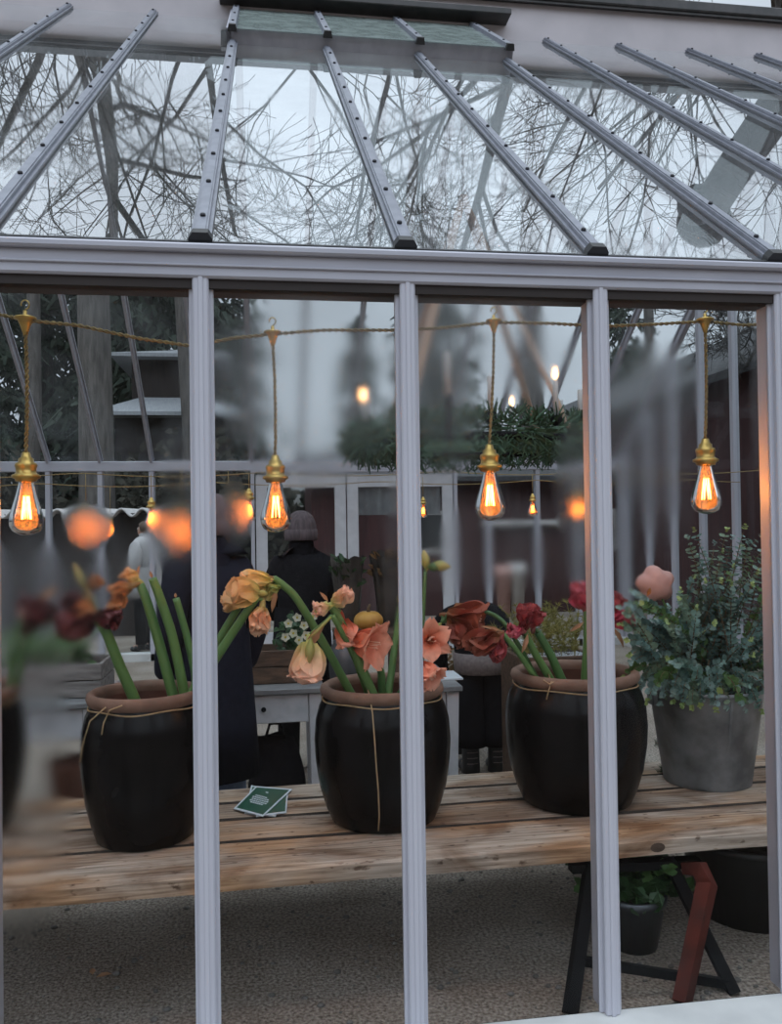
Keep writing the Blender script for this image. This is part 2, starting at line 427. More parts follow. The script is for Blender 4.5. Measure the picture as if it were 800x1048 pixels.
M['daffc'] = mat('yellow_cup', (.6,.5,.08), rough=.6)
M['teal'] = mat('teal_tag', (.02,.22,.18), rough=.5)
M['jug'] = mat('dark_zinc', (.10,.105,.115), (.07,.075,.08), 8, rough=.4, metal=.4)
M['pinkdahlia'] = mat('pale_pink_petal', (.66,.40,.35), (.58,.33,.29), 12, rough=.6, trans=.2)
def petal_mat(name, a, b, c, t=.25):
    return mat(name, (1,1,1), (.82,.78,.74), 18, (1,1,1), .55, trans=t, along=[(0,a),(.35,b),(1,c)])
M['p_peach'] = petal_mat('peach_petal', (.55,.45,.15), (.9,.46,.26), (.95,.62,.42))
M['p_pale'] = petal_mat('pale_peach_petal', (.62,.66,.22), (.95,.66,.40), (.98,.60,.46))
M['p_coral'] = petal_mat('coral_petal', (.40,.06,.02), (.90,.30,.18), (.98,.50,.36))
M['p_yel'] = petal_mat('faded_yellow_petal', (.62,.56,.16), (.92,.66,.27), (.85,.5,.25))
M['p_red'] = petal_mat('dark_red_petal', (.05,.008,.008), (.085,.006,.01), (.11,.01,.014), .12)
M['p_rust'] = petal_mat('rust_red_petal', (.24,.09,.03), (.28,.05,.032), (.34,.10,.055))
M['p_pink'] = petal_mat('deep_pink_petal', (.5,.16,.14), (.62,.07,.14), (.75,.2,.27))
M['p_wine'] = petal_mat('wine_pink_petal', (.30,.06,.05), (.34,.04,.055), (.45,.09,.10))
M['p_orange'] = petal_mat('wilted_orange_petal', (.34,.20,.06), (.52,.20,.06), (.46,.22,.09))
M['bud'] = petal_mat('green_bud', (.26,.34,.07), (.42,.46,.14), (.50,.42,.16))
M['spathe'] = petal_mat('papery_spathe', (.40,.25,.12), (.52,.28,.15), (.44,.24,.13), .3)

def bulb_glass():
    m, nt, out = newmat('amber_bulb_glass')
    t = nd(nt, 'BsdfTransparent'); t.inputs[0].default_value = (1,.80,.62,1)
    tl = nd(nt, 'BsdfTranslucent'); tl.inputs[0].default_value = (1,.55,.3,1)
    a = nd(nt, 'MixShader'); a.inputs[0].default_value = .16
    nt.links.new(t.outputs[0], a.inputs[1]); nt.links.new(tl.outputs[0], a.inputs[2])
    g = nd(nt, 'BsdfGlossy'); g.inputs['Roughness'].default_value = .03
    fr = nd(nt, 'Fresnel'); fr.inputs[0].default_value = 1.45
    b = nd(nt, 'MixShader'); nt.links.new(fr.outputs[0], b.inputs[0])
    nt.links.new(a.outputs[0], b.inputs[1]); nt.links.new(g.outputs[0], b.inputs[2])
    nt.links.new(b.outputs[0], out.inputs[0]); return m
M['bulb'] = bulb_glass()
M['roofglass'] = thin_glass('roof_glass', (.90,.93,.94), .97, 0., .14, (.62,.66,.68), 2.2, (1,.5,1), 1.7, .05, .05, .03)
M['backglass'] = thin_glass('clear_glass', (.93,.95,.95), .5, 0., .06, (.5,.52,.54), 2, (1,1,.4), 5)
def inner_glass():
    m, nt, out = newmat('pane_inner_skin')
    rf = nd(nt, 'BsdfRefraction'); rf.inputs['IOR'].default_value = 1.45; rf.inputs['Roughness'].default_value = 0; rf.inputs[0].default_value = (.99,.99,.99,1)
    nt.links.new(rf.outputs[0], out.inputs[0]); return m
M['innerglass'] = inner_glass()
M['ventglass'] = thin_glass('mossy_glass', (.78,.84,.82), .6, .05, .35, (.42,.48,.46), 9, (1,1,1), 2.2, .03, .35)

# ------------------------------------------------------------------ world: overcast sky above a dark far wood
W = bpy.data.worlds.new('world'); S.world = W; W.use_nodes = True
nt = W.node_tree; nt.nodes.clear()
out = nt.nodes.new('ShaderNodeOutputWorld'); bg = nd(nt, 'Background')
tc = nd(nt, 'TexCoord'); sp = nd(nt, 'SeparateXYZ'); nt.links.new(tc.outputs['Generated'], sp.inputs[0])
nz = nd(nt, 'TexNoise'); nz.inputs['Scale'].default_value = 5; nz.inputs['Detail'].default_value = 7; nt.links.new(tc.outputs['Generated'], nz.inputs['Vector'])
bk_ = nd(nt, 'MapRange', interpolation_type='SMOOTHSTEP'); bk_.inputs[1].default_value = .1; bk_.inputs[2].default_value = -.5; bk_.inputs[3].default_value = -.03; bk_.inputs[4].default_value = -.19   # the wood behind the photographer stands closer, so it reaches higher
nt.links.new(sp.outputs[1], bk_.inputs[0])
zz = math2(nt, 'MULTIPLY_ADD', nz.outputs['Fac'], .06, math2(nt, 'ADD', sp.outputs[2], bk_.outputs[0]))
rp = nd(nt, 'ValToRGB'); nt.links.new(zz, rp.inputs[0])
els = rp.color_ramp.elements
ramp = [(0,(.03,.028,.026)), (.03,(.045,.048,.05)), (.065,(.15,.165,.185)), (.13,(.25,.28,.32)), (.30,(.28,.315,.36)), (.72,(.42,.48,.55)), (.86,(.55,.62,.70)), (.94,(1.3,1.42,1.55)), (1,(2.4,2.6,2.8))]
while len(els) < len(ramp): els.new(.5)
for i, (p, c) in enumerate(ramp): els[i].position = p; els[i].color = c4(c)
n2 = nd(nt, 'TexNoise'); n2.inputs['Scale'].default_value = 2.6; n2.inputs['Detail'].default_value = 6; nt.links.new(tc.outputs['Generated'], n2.inputs['Vector'])
mr = nd(nt, 'MapRange'); mr.inputs[1].default_value = .35; mr.inputs[2].default_value = .68; mr.inputs[3].default_value = .78; mr.inputs[4].default_value = 1.12
nt.links.new(n2.outputs['Fac'], mr.inputs[0])
lt = nd(nt, 'MapRange', interpolation_type='SMOOTHSTEP'); lt.inputs[1].default_value = .05; lt.inputs[2].default_value = -.55; lt.inputs[3].default_value = 1; lt.inputs[4].default_value = 2.3   # overcast brightened behind the photographer to keep the front posts lit
nt.links.new(sp.outputs[1], lt.inputs[0])
mm = nd(nt, 'MixRGB', blend_type='MULTIPLY'); mm.inputs[0].default_value = 1
nt.links.new(rp.outputs[0], mm.inputs[1]); nt.links.new(math2(nt, 'MULTIPLY', mr.outputs[0], lt.outputs[0]), mm.inputs[2])
nt.links.new(mm.outputs[0], bg.inputs[0]); bg.inputs[1].default_value = 1.05
nt.links.new(bg.outputs[0], out.inputs[0])

S.view_settings.view_transform = 'Standard'; S.view_settings.look = 'None'
S.view_settings.gamma = 1; S.view_settings.use_curve_mapping = False; S.view_settings.exposure = 1.0
S.cycles.use_denoising = True
S.cycles.max_bounces = 10; S.cycles.transparent_max_bounces = 24; S.cycles.transmission_bounces = 8; S.cycles.glossy_bounces = 4; S.cycles.diffuse_bounces = 4
S.cycles.sample_clamp_indirect = 6; S.cycles.caustics_reflective = False; S.cycles.caustics_refractive = True
# ------------------------------------------------------------------ greenhouse shell
X0, BAY, I0, I1 = -.1806, .6, -8, 8
ZE, RY, RZ, WD = 2.43, 3.87, 5.40, 8.107
XL, XR = X0+I0*BAY, X0+I1*BAY+.02
SA = atan2(RZ-ZE, RY); SL = sqrt(RY*RY+(RZ-ZE)**2)
def bx(i): return X0+i*BAY
def rf(x, s, n=0): return V((x, s*cos(SA)-n*sin(SA), ZE+s*sin(SA)+n*cos(SA)))
RB = WD-RY-.3
def rb(x, s, n=0): return V((x, WD-s*cos(SA)+n*sin(SA), ZE+s*sin(SA)+n*cos(SA)))

# ground
m, nt, out = newmat('gravel_ground')
b = nd(nt, 'BsdfPrincipled'); b.inputs['Roughness'].default_value = .95; b.inputs['Specular IOR Level'].default_value = .15
geo = nd(nt, 'NewGeometry')
n1 = nd(nt, 'TexNoise'); n1.inputs['Scale'].default_value = 80; n1.inputs['Detail'].default_value = 8; nt.links.new(geo.outputs['Position'], n1.inputs['Vector'])
n2 = nd(nt, 'TexNoise'); n2.inputs['Scale'].default_value = 2.2; n2.inputs['Detail'].default_value = 5; nt.links.new(geo.outputs['Position'], n2.inputs['Vector'])
vo = nd(nt, 'TexVoronoi'); vo.inputs['Scale'].default_value = 95; nt.links.new(geo.outputs['Position'], vo.inputs['Vector'])
r1 = nd(nt, 'ValToRGB'); r1.color_ramp.elements[0].position = .32; r1.color_ramp.elements[1].position = .72
r1.color_ramp.elements[0].color = (.13,.108,.09,1); r1.color_ramp.elements[1].color = (.47,.425,.38,1)
nt.links.new(n1.outputs['Fac'], r1.inputs[0])
r2 = nd(nt, 'ValToRGB'); r2.color_ramp.elements[0].position = .35; r2.color_ramp.elements[1].position = .65
r2.color_ramp.elements[0].color = (.78,.72,.66,1); r2.color_ramp.elements[1].color = (1.1,1.08,1.05,1)
nt.links.new(n2.outputs['Fac'], r2.inputs[0])
mx = nd(nt, 'MixRGB', blend_type='MULTIPLY'); mx.inputs[0].default_value = 1
nt.links.new(r1.outputs[0], mx.inputs[1]); nt.links.new(r2.outputs[0], mx.inputs[2]); nt.links.new(mx.outputs[0], b.inputs['Base Color'])
bp = nd(nt, 'Bump'); bp.inputs['Strength'].default_value = .6; bp.inputs['Distance'].default_value = .008
hh = math2(nt, 'ADD', n1.outputs['Fac'], math2(nt, 'MULTIPLY', vo.outputs['Distance'], -.8))
nt.links.new(hh, bp.inputs['Height']); nt.links.new(bp.outputs[0], b.inputs['Normal']); nt.links.new(b.outputs[0], out.inputs[0])
M['gravel'] = m
g = MB(); N = 24
def gc(k): t = (k/N*2-1); return 45*t*abs(t)
g.add([(gc(i), gc(j)+4, 0) for j in range(N+1) for i in range(N+1)], [(j*(N+1)+i, j*(N+1)+i+1, (j+1)*(N+1)+i+1, (j+1)*(N+1)+i) for j in range(N) for i in range(N)])
tag(g.build('floor', M['gravel']), None, None, None, 'structure')
pb = MB(); rr = random.Random(3)
for k in range(1500):
    x, y = rr.uniform(-1.2, 2.6), rr.uniform(.1, 3.4) ** 1.0
    if y < .34 and x < -9: continue
    s = rr.choice((.004,.005,.007,.01,.014))*rr.uniform(.7,1.1)
    pb.ball((x, y, s*.25), s, s*rr.uniform(.6,1), s*.55, 6, 4, .3, rr)
tag(pb.build('gravel_stones', M['pebble'], None, True), 'loose grey stones scattered over the gravel under the plank bench', 'gravel', None, 'stuff')
lf = MB(); q = PZ(98, 1000, .004)
lf.leaf(q, (1,.3,0), (0,0,1), .055, .03); lf.leaf(q+V((-.015,.02,0)), (-.2,1,.1), (0,.1,1), .04, .022)
tag(lf.build('fallen_leaf', M['spathe'], None, True), 'small orange fallen leaf on the gravel in front of the leftmost pot', 'leaf')

# front wall: posts, eave beam, plinth
wf = struct('wall_front')
def post_mb(z0, z1):
    m_ = MB()
    m_.bbox(-.026, .026, -.006, .062, z0, z1, .004)          # the bar itself, reaching into the house
    m_.bbox(-.035, .035, -.022, -.004, z0, z1, .004)         # wings that hold the glass
    m_.bbox(-.023, .023, -.044, -.018, z0, z1, .005)         # pressure cap
    m_.bbox(-.007, .007, -.048, -.04, z0, z1, .002)
    return m_
pm = post_mb(.108, 2.335)
p0 = pm.build('post', M['alu'], wf, False)
p0.location = (bx(I0), 0, 0)
for i in range(I0+1, I1+1):
    c = p0.copy(); COL.objects.link(c); c.parent = wf; c.location = (bx(i), 0, 0)
e = MB()
e.bbox(XL-.05, XR+.05, -.05, .03, 2.315, 2.388, .006)
e.bbox(XL-.05, XR+.05, -.072, .0, 2.384, 2.408, .006)
e.bbox(XL-.05, XR+.05, -.058, -.045, 2.345, 2.352, .002)
e.build('eave_beam', M['beam'], wf)
e = MB(); e.box(XL-.05, XR+.05, -.035, .07, 2.288, 2.318)
e.build('soffit', M['under'], wf)
e = MB(); e.bbox(XL-.08, XR+.08, -.28, .0, -.05, .108, .01)
e.build('plinth', M['plinth'], wf)

# front panes with condensation
SP = []
def spot(px, py, rx_, rz_, am): p = P(px, py, 0); SP.append((p.x, p.z, rx_, rz_, am))
spot(30, 790, .16, .42, 1.25); spot(45, 625, .26, .22, 1.3); spot(110, 600, .12, .12, .8); spot(88, 541, .075, .075, 1); spot(186, 548, .10, .13, 1); spot(182, 480, .05, .14, .5)
spot(315, 400, .33, .30, .95); spot(240, 528, .05, .12, .95); spot(252, 603, .05, .035, .6); spot(405, 570, .04, .30, .9)
spot(450, 400, .16, .30, .95); spot(520, 350, .22, .22, .9); spot(585, 520, .07, .30, .95); spot(510, 560, .30, .16, .7)
spot(665, 450, .17, .36, .9); spot(640, 560, .06, .3, .6); spot(780, 400, .05, .35, .6)
HAL = [i for i, s_ in enumerate(SP) if s_[4] == 1.0 or abs(s_[0]-P(240,528,0).x) < 1e-6]
M['fog'] = fog_glass('wet_pane_glass', SP, .2, HAL)
wn = 0
for i in range(I0, I1):
    wn += 1
    p = MB(); p.box(bx(i)+.02, bx(i+1)-.02, -.0125, -.0085, .108, 2.33)
    o = p.build('window_%d' % wn, M['fog'])
    # only the outer skin scatters, the rest of the pane is clear
    o.data.materials.append(M['innerglass'])
    for pl in o.data.polygons:
        if pl.normal.y > -.5: pl.material_index = 1
    tag(o, None, None, None, 'structure')

# front roof
cf = struct('ceiling_front')
def s_at(i, py):          # how far up the slope bar i reaches for a height in the picture
    a, b_ = 0, SL
    for _ in range(40):
        s = (a+b_)/2; q = rf(bx(i), s, .03)-CAMP; d = Fv.dot(q); yy = -Uv.dot(q)/d*F_PX; xx = Rv.dot(q)/d*F_PX
        y = 524+sin(ROLL)*xx+cos(ROLL)*yy
        if y > py: a = s
        else: b_ = s
    return s
VENT_S = s_at(0, 40)
def bar_mb(L):
    m_ = MB()
    def pr(x0, x1, n0, n1, s0=0, s1=L):
        c = []
        for n in (n0, n1):
            c += [rf(x0, s0, n)-rf(0,0,0), rf(x1, s0, n)-rf(0,0,0), rf(x1, s1, n)-rf(0,0,0), rf(x0, s1, n)-rf(0,0,0)]
        m_.hexa(c)
    pr(-.012, .012, -.05, .0); pr(-.024, .024, -.004, .012); pr(-.030, .030, .010, .018, .0, L)
    pr(-.019, .019, .017, .030); pr(-.013, .013, .030, .034)
    return m_
scr = MB(); d = V((0, -sin(SA), cos(SA)))
scr.tube([(0,0,0), d*.006, d*.009], [.0085,.0085,.005], 8)
scr_mesh = None
def capend_mb():
    m_ = MB()
    pts = [(-.034,-.002),(.034,-.002),(.034,.02),(.022,.038),(-.022,.038),(-.034,.02)]
    a = [rf(x, -.022, n)-rf(0,0,0) for x, n in pts]; b_ = [rf(x, .012, n)-rf(0,0,0) for x, n in pts]
    m_.add(a+b_, [tuple(range(5,-1,-1)), tuple(range(6,12))]+[(k, (k+1)%6, 6+(k+1)%6, 6+k) for k in range(6)])
    return m_
first = {}
def roof_bar(i, L, parent):
    key = round(L, 2)
    if key not in first:
        o = bar_mb(L).build('glazing_bar', M['bar'], None); first[key] = o
    else:
        o = first[key].copy(); COL.objects.link(o)
    o.parent = parent; o.location = (bx(i), 0, ZE)
    global scr_mesh
    if 'cap' not in first: c = capend_mb().build('end_cap', M['black'], None); first['cap'] = c
    else: c = first['cap'].copy(); COL.objects.link(c)
    c.parent = o; c.location = (0,0,0)
    s = .14
    while s < L-.05:
        if 'scr' not in first: c = scr.build('screw', M['screw'], None); first['scr'] = c
        else: c = first['scr'].copy(); COL.objects.link(c)
        c.parent = o; c.location = rf(0, s, .034)-rf(0,0,0); s += .36
for i in range(I0, I1+1):
    roof_bar(i, VENT_S-.02 if 0 <= i <= 3 else SL, cf)
for i in range(I0, I1):
    p = MB(); top = SL-.01
    p.hexa([rf(bx(i)+.008, -.02, .000), rf(bx(i+1)-.008, -.02, .000), rf(bx(i+1)-.008, top, .000), rf(bx(i)+.008, top, .000),
            rf(bx(i)+.008, -.02, .004), rf(bx(i+1)-.008, -.02, .004), rf(bx(i+1)-.008, top, .004), rf(bx(i)+.008, top, .004)])
    o = p.build('glass_pane', M['roofglass'], cf)
    o.data.materials.append(M['backglass'])
    for pl in o.data.polygons:
        if pl.normal.z < .5: pl.material_index = 1
gk = MB()  # gasket strip coloured black to paint in the shadow line at the glass edge
gk.hexa([rf(XL, -.028, -.012), rf(XR, -.028, -.012), rf(XR, -.006, -.012), rf(XL, -.006, -.012), rf(XL, -.028, .013), rf(XR, -.028, .013), rf(XR, -.006, .009), rf(XL, -.006, .009)])
gk.build('gasket_shadow_strip', M['black'], cf)
# ridge upstand with its dark rail
zt = P(600, 8, RY).z
e = MB(); e.bbox(XL-.1, XR+.1, RY, RY+.30, RZ-.12, zt, .006)
tag(e.build('trim_1', M['board']), None, None, None, 'structure')
e = MB(); e.bbox(XL-.15, XR+.15, RY-.07, RY+.37, zt, zt+.085, .01); e.box(XL-.15, XR+.15, RY-.05, RY-.03, zt-.02, zt+.01)
tag(e.build('trim_2', M['cap']), None, None, None, 'structure')
# roof vent, lifted at its lower edge
vt = struct('window_30', rf(bx(0), VENT_S))
vx0, vx1 = bx(0)-.04, bx(3)+.04
def vp(x, t, n): # t 0 low edge .. 1 hinge
    s = VENT_S+.0+(SL-VENT_S+.02)*t
    return rf(x, s, .06+n+.02*(1-t))
e = MB()
e.hexa([rf(vx0, VENT_S-.0, -.0), rf(vx1, VENT_S, -.0), rf(vx1, VENT_S+.04, 0), rf(vx0, VENT_S+.04, 0), vp(vx0,0,.012), vp(vx1,0,.012), vp(vx1,.06,.012), vp(vx0,.06,.012)])
for x in (vx0, vx1-.03):
    e.hexa([rf(x, VENT_S, 0), rf(x+.03, VENT_S, 0), rf(x+.03, SL, 0), rf(x, SL, 0), vp(x,0,.01), vp(x+.03,0,.01), vp(x+.03,1,.01), vp(x,1,.01)])
e.build('curb', M['alu_side'], vt)
for i in range(4):
    e = MB(); x = bx(i); w = .03
    e.hexa([vp(x-w,-.03,.01), vp(x+w,-.03,.01), vp(x+w,1,.01), vp(x-w,1,.01), vp(x-w*.7,-.03,.04), vp(x+w*.7,-.03,.04), vp(x+w*.7,1,.04), vp(x-w*.7,1,.04)])
    o = e.build('vent_bar', M['bar'], vt)
    e = MB()
    for t in (.12,.5,.88): q = vp(x, t, .04); e.tube([q, q+d*.006], .0085, 8)
    e.build('screw', M['screw'], o)
    e = MB(); e.hexa([vp(x-w,-.06,.0), vp(x+w,-.06,.0), vp(x+w,-.02,.0), vp(x-w,-.02,.0), vp(x-w*.7,-.06,.042), vp(x+w*.7,-.06,.042), vp(x+w*.7,-.02,.042), vp(x-w*.7,-.02,.042)])
    e.build('end_cap', M['black'], o)
for i in range(3):
    e = MB(); e.hexa([vp(bx(i),-.02,.012), vp(bx(i+1),-.02,.012), vp(bx(i+1),1,.012), vp(bx(i),1,.012), vp(bx(i),-.02,.016), vp(bx(i+1),-.02,.016), vp(bx(i+1),1,.016), vp(bx(i),1,.016)])
    e.build('glass_pane', M['ventglass'], vt)
e = MB(); q0, q1 = P(224, 2, RY-.12), P(522, 17, RY-.12)
e.bbox(q0.x, q1.x, RY-.16, RY+.0, q1.z-.005, q1.z+.045, .006)
e.build('hinge_rail', M['cap'], vt)

# back wall
wb = struct('wall_back', (0, WD, 0))
door_l, door_r = P(259, 500, WD).x, P(464, 500, WD).x
bxs = [bx(i) for i in range(I0, I1+1)]
mid = P(549, 500, WD).x
def bpost(x, zt=2.36):
    e = MB(); e.bbox(x-.028, x+.028, WD-.05, WD+.03, .0, zt, .004); e.bbox(x-.04, x+.04, WD-.0, WD+.02, .0, zt, .003)
    e.build('post', M['alu'], wb)
for x in bxs:
    if door_l-.05 < x < door_r+.1 or abs(x-mid) < .5: continue
    bpost(x)
bpost(mid)
e = MB(); e.bbox(XL, XR, WD-.06, WD+.04, 2.30, 2.42, .006); e.build('eave_beam', M['alu'], wb)
e = MB(); e.bbox(XL, door_l, WD-.05, WD+.1, -.02, .1, .01); e.bbox(door_r, XR, WD-.05, WD+.1, -.02, .1, .01); e.build('plinth', M['plinth'], wb)
e = MB(); e.box(XL, door_l-.04, WD-.006, WD-.002, .1, 2.32); e.box(door_r+.04, XR, WD-.006, WD-.002, .1, 2.32); e.build('glass_pane', M['backglass'], wb)
# double door in the back wall
dr = struct('door_1', (door_l, WD, 0))
zd = P(300, 486, WD).z
e = MB()
for x in (door_l-.03, door_r-.01): e.bbox(x, x+.045, WD-.07, WD+.05, 0, 2.3, .004)
e.bbox(door_l, door_r, WD-.07, WD+.05, zd+.03, 2.3, .004)
e.build('door_frame', M['alu'], dr)
dmid = P(354, 500, WD).x
for n, (xa, xb) in enumerate(((door_l+.03, dmid-.008), (dmid+.008, door_r-.02))):
    e = MB(); st = .14
    e.bbox(xa, xa+st, WD-.045, WD-.005, .03, zd, .004); e.bbox(xb-st, xb, WD-.045, WD-.005, .03, zd, .004)
    e.bbox(xa+st, xb-st, WD-.045, WD-.005, zd-.16, zd, .004); e.bbox(xa+st, xb-st, WD-.045, WD-.005, .03, .3, .004)
    lf_ = e.build('door_leaf', M['door'], dr)
    e = MB(); e.box(xa+st, xb-st, WD-.028, WD-.024, .3, zd-.16); e.build('glass_pane', M['backglass'], lf_)
    e = MB(); hx = xb-st/2 if n == 0 else xa+st/2
    e.tube([(hx, WD-.045, 1.02), (hx, WD-.09, 1.02), (hx-.1*(1 if n == 0 else -1), WD-.09, 1.02)], .011, 8); e.build('handle', M['iron'], lf_)
    if n == 1:
        e = MB(); vs, fs = [], []
        for k in range(41):
            x = xa+st+.01+(xb-xa-2*st-.02)*k/40; yy = WD+.03+.02*sin(k*1.1)
            vs += [(x, yy, P(380, 527, WD).z), (x, yy, zd-.1)]
        e.add(vs, [(2*k, 2*k+2, 2*k+3, 2*k+1) for k in range(40)])
        # two skins so that the cloth has a thickness
        e.add([(v[0], v[1]+.004, v[2]) for v in vs], [(2*k, 2*k+1, 2*k+3, 2*k+2) for k in range(40)])
        e.build('curtain', M['curtain'], lf_, True)
# back roof
cb = struct('ceiling_back', (0, WD, ZE))
e = MB()
LB = SL*(WD-RY-.30)/RY
for i in range(I0, I1+1):
    e = MB(); x = bx(i)
    e.bar(rb(x, 0, -.03), rb(x, LB, -.03), .026, .07, rb(0,0,1)-rb(0,0,0)); e.bar(rb(x, 0, .012), rb(x, LB, .012), .06, .02, rb(0,0,1)-rb(0,0,0))
    e.build('glazing_bar', M['alu_side'], cb)
for i in range(I0, I1):
    p = MB(); c = []
    for n in (.0, .004): c += [rb(bx(i), 0, n), rb(bx(i+1), 0, n), rb(bx(i+1), LB, n), rb(bx(i), LB, n)]
    p.hexa(c); p.build('glass_pane', M['backglass'], cb)
# gable ends
def gz(y): return ZE+(y*tan(SA) if y < RY+.15 else (WD-y)*tan(SA))
for nm, X in (('wall_right', XR), ('wall_left', XL)):
    w = struct(nm, (X, 0, 0))
    ys = [WD-.14-k*.65 for k in range(13)]
    for y in ys:
        if y < .3: continue
        e = MB(); e.bbox(X-.035, X+.035, y-.03, y+.03, 0, min(gz(y), RZ)-.03, .004); e.build('post', M['alu'], w)
    e = MB(); e.bar((X, 0, ZE), (X, RY, RZ), .07, .10); e.bar((X, WD, ZE), (X, WD-RY, RZ), .07, .10); e.build('rafter', M['alu'], w)
    e = MB(); e.bbox(X-.06, X+.06, 0, WD, -.02, .1, .01); e.build('plinth', M['plinth'], w)
    e = MB(); e.add([(X, .05, .1), (X, WD-.05, .1), (X, WD-.05, ZE), (X, RY+.15, RZ), (X, .05, ZE)], [(0,1,2,3,4)])
    e.add([(X+.004, .05, .1), (X+.004, WD-.05, .1), (X+.004, WD-.05, ZE), (X+.004, RY+.15, RZ), (X+.004, .05, ZE)], [(4,3,2,1,0)])
    e.build('glass_pane', M['backglass'], w)

# ------------------------------------------------------------------ plank bench and its trestle
BZ = .47
bench = thing('plank_bench', 'long low bench of weathered wooden planks carrying the black flower jars', 'bench', (0, .338, BZ), None, None, .0)
bench.rotation_euler[2] = .022
ORG[bench] = V((0,0,0))
rr = random.Random(5)
yy = 0
for k, w in enumerate((.285, .24, .2, .2)):
    e = MB(); n = 40; xa, xb = -2.4, 3.6
    vs = []; fs = []
    ring = [(0,-.058),(0,-.008),(.008,0),(w-.020,0),(w-.012,-.009),(w-.012,-.058)]
    for i in range(n+1):
        x = xa+(xb-xa)*i/n
        j = .0025*sin(x*5+k)+rr.uniform(-.0015,.0015)
        for (a, z) in ring: vs.append((x, yy+a+(j if a < .02 else -j), z+rr.uniform(-.0008,.0008)))
    m6 = len(ring)
    for i in range(n):
        for q in range(m6):
            fs.append((i*m6+q, (i+1)*m6+q, (i+1)*m6+(q+1)%m6, i*m6+(q+1)%m6))
    fs += [tuple(range(m6)), tuple(n*m6+q for q in range(m6-1,-1,-1))]
    e.add(vs, fs); o = e.build('plank', M['wood'], bench)
    if k:                     # edge darkened with dirt and the painted-in shade of the gap
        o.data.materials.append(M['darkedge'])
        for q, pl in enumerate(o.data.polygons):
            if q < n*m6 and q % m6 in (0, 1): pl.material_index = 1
    yy += w
for x in (-1.5, .15, 2.6):
    e = MB(); e.box(x-.04, x+.04, .38, .88, -.098, -.058); e.build('batten', M['darkwood'], bench)
kp = P(671, 874, .38); e = MB()
lx = kp.x; e.add([(lx+.028*cos(a*pi/6), .0-.0035, -.03+.017*sin(a*pi/6)) for a in range(12)]+[(lx, -.006, -.03)], [(a, (a+1)%12, 12) for a in range(12)])
e.build('knot', M['knot'], bench)

tr = thing('trestle', 'dark metal folding trestle with one rusty red leg under the right end of the bench', 'trestle', (1.35, .4, 0))
def wbar(pts, w, h):
    e = MB()
    for a, b in zip(pts[:-1], pts[1:]): e.bar(a, b, w, h, (0,1,0))
    return e
y1 = .47
A0, A1 = P(605, 886, y1), P(583, 1040, y1-.05); A1 = PZ(583, 1038, 0)
wbar([A0+V((0,0,.02)), A1], .045, .03).build('leg', M['iron'], tr)
B0, B1 = P(683, 884, y1), P(750, 1015, y1); B1 = PZ(751, 1017, 0)
wbar([B0+V((0,0,.02)), B1], .04, .03).build('leg', M['iron'], tr)
pts = [P(700, 888, .42), P(716, 889, .37), P(723, 905, .34), P(716, 938, .29), P(706, 985, .23), PZ(697, 1027, 0)]
e = MB(); e.tube(pts, [.028,.036,.038,.035,.034,.033], 4); 
e.build('red_leg', M['redpaint'], tr)['label'] = 'rusty red leg'
C0, C1 = A0.lerp(A1, .66), B0.lerp(B1, .93)
wbar([C0, C1], .03, .02).build('brace', M['iron'], tr)
e = MB(); e.bar(A0+V((-.08,0,-.0)), B0+V((.12,0,0)), .05, .03); e.build('top_rail', M['iron'], tr)

# ------------------------------------------------------------------ glazed jars
def jar(name, label, c, k=1., kz=1.):
    t = thing(name, label, 'jar', c, 'black glazed jars on the bench')
    ORG[t] = V((0,0,0))
    pr = [(.0,.0),(.185,0),(.2,.008),(.222,.06),(.245,.14),(.259,.24),(.263,.32),(.258,.40),(.243,.455),(.226,.485),(.222,.497)]
    e = MB(); e.lathe([(r*k, z*kz) for r, z in pr], 56); e.build('body', M['glaze'], t, True)
    rm = [(.220,.490),(.233,.500),(.240,.516),(.236,.532),(.222,.540),(.206,.534),(.200,.516),(.205,.498)]
    e = MB(); e.lathe([(r*k, z*kz) for r, z in rm], 56); e.build('rim', M['terra'], t, True)
    e = MB(); e.lathe([(r*k, z*kz) for r, z in [(.203,.50),(.225,.45),(.238,.38),(.238,.30),(.20,.29),(0,.285)]], 48); e.build('inside', M['terrain'], t, True)
    e = MB(); n = 64
    e.tube([(.231*k*cos(a*2*pi/n), .231*k*sin(a*2*pi/n), (.486+.004*sin(a*.5))*kz) for a in range(n+1)], .0028, 5)
    e.build('twine', M['twine'], t, True)
    return t
def at_edge(pxl, pxr, py, y): a, b = P(pxl, py, y), P(pxr, py, y); return (a.x+b.x)/2, (b.x-a.x)/2
J = {}
x, r_ = at_edge(82, 214, 800, .73); J[1] = (x, .735, BZ, r_/.263*.985, 1.0)
x, r_ = at_edge(321, 461, 780, .77); J[2] = (x, .775, BZ, r_/.263*.985, .965)
x, r_ = at_edge(519, 658, 770, .83); J[3] = (x, .835, BZ, r_/.263*.985, .985)
J[0] = (P(26, 780, .95).x-.255, .95, BZ, .98, 1.0)
jl = {0: 'black jar at the far left, mostly hidden behind the leftmost post',
      1: 'black glazed jar left of the cards, holding dark red wilted amaryllis',
      2: 'black glazed jar beside the green cards, long twine tail hanging down its front',
      3: 'black glazed jar with a short knotted twine end, holding wine pink amaryllis'}
jo = {}
for n in range(4):
    x, y, z, k, kz = J[n]; jo[n] = jar('glazed_jar', jl[n], (x, y, z), k, kz)
def twine_tail(n, pts, r=.0026):
    x, y, z, k, kz = J[n]
    e = MB(); e.tube([p-V((x,y,z)) for p in pts], r, 5); e.build('twine_tail', M['twine'], jo[n], True)
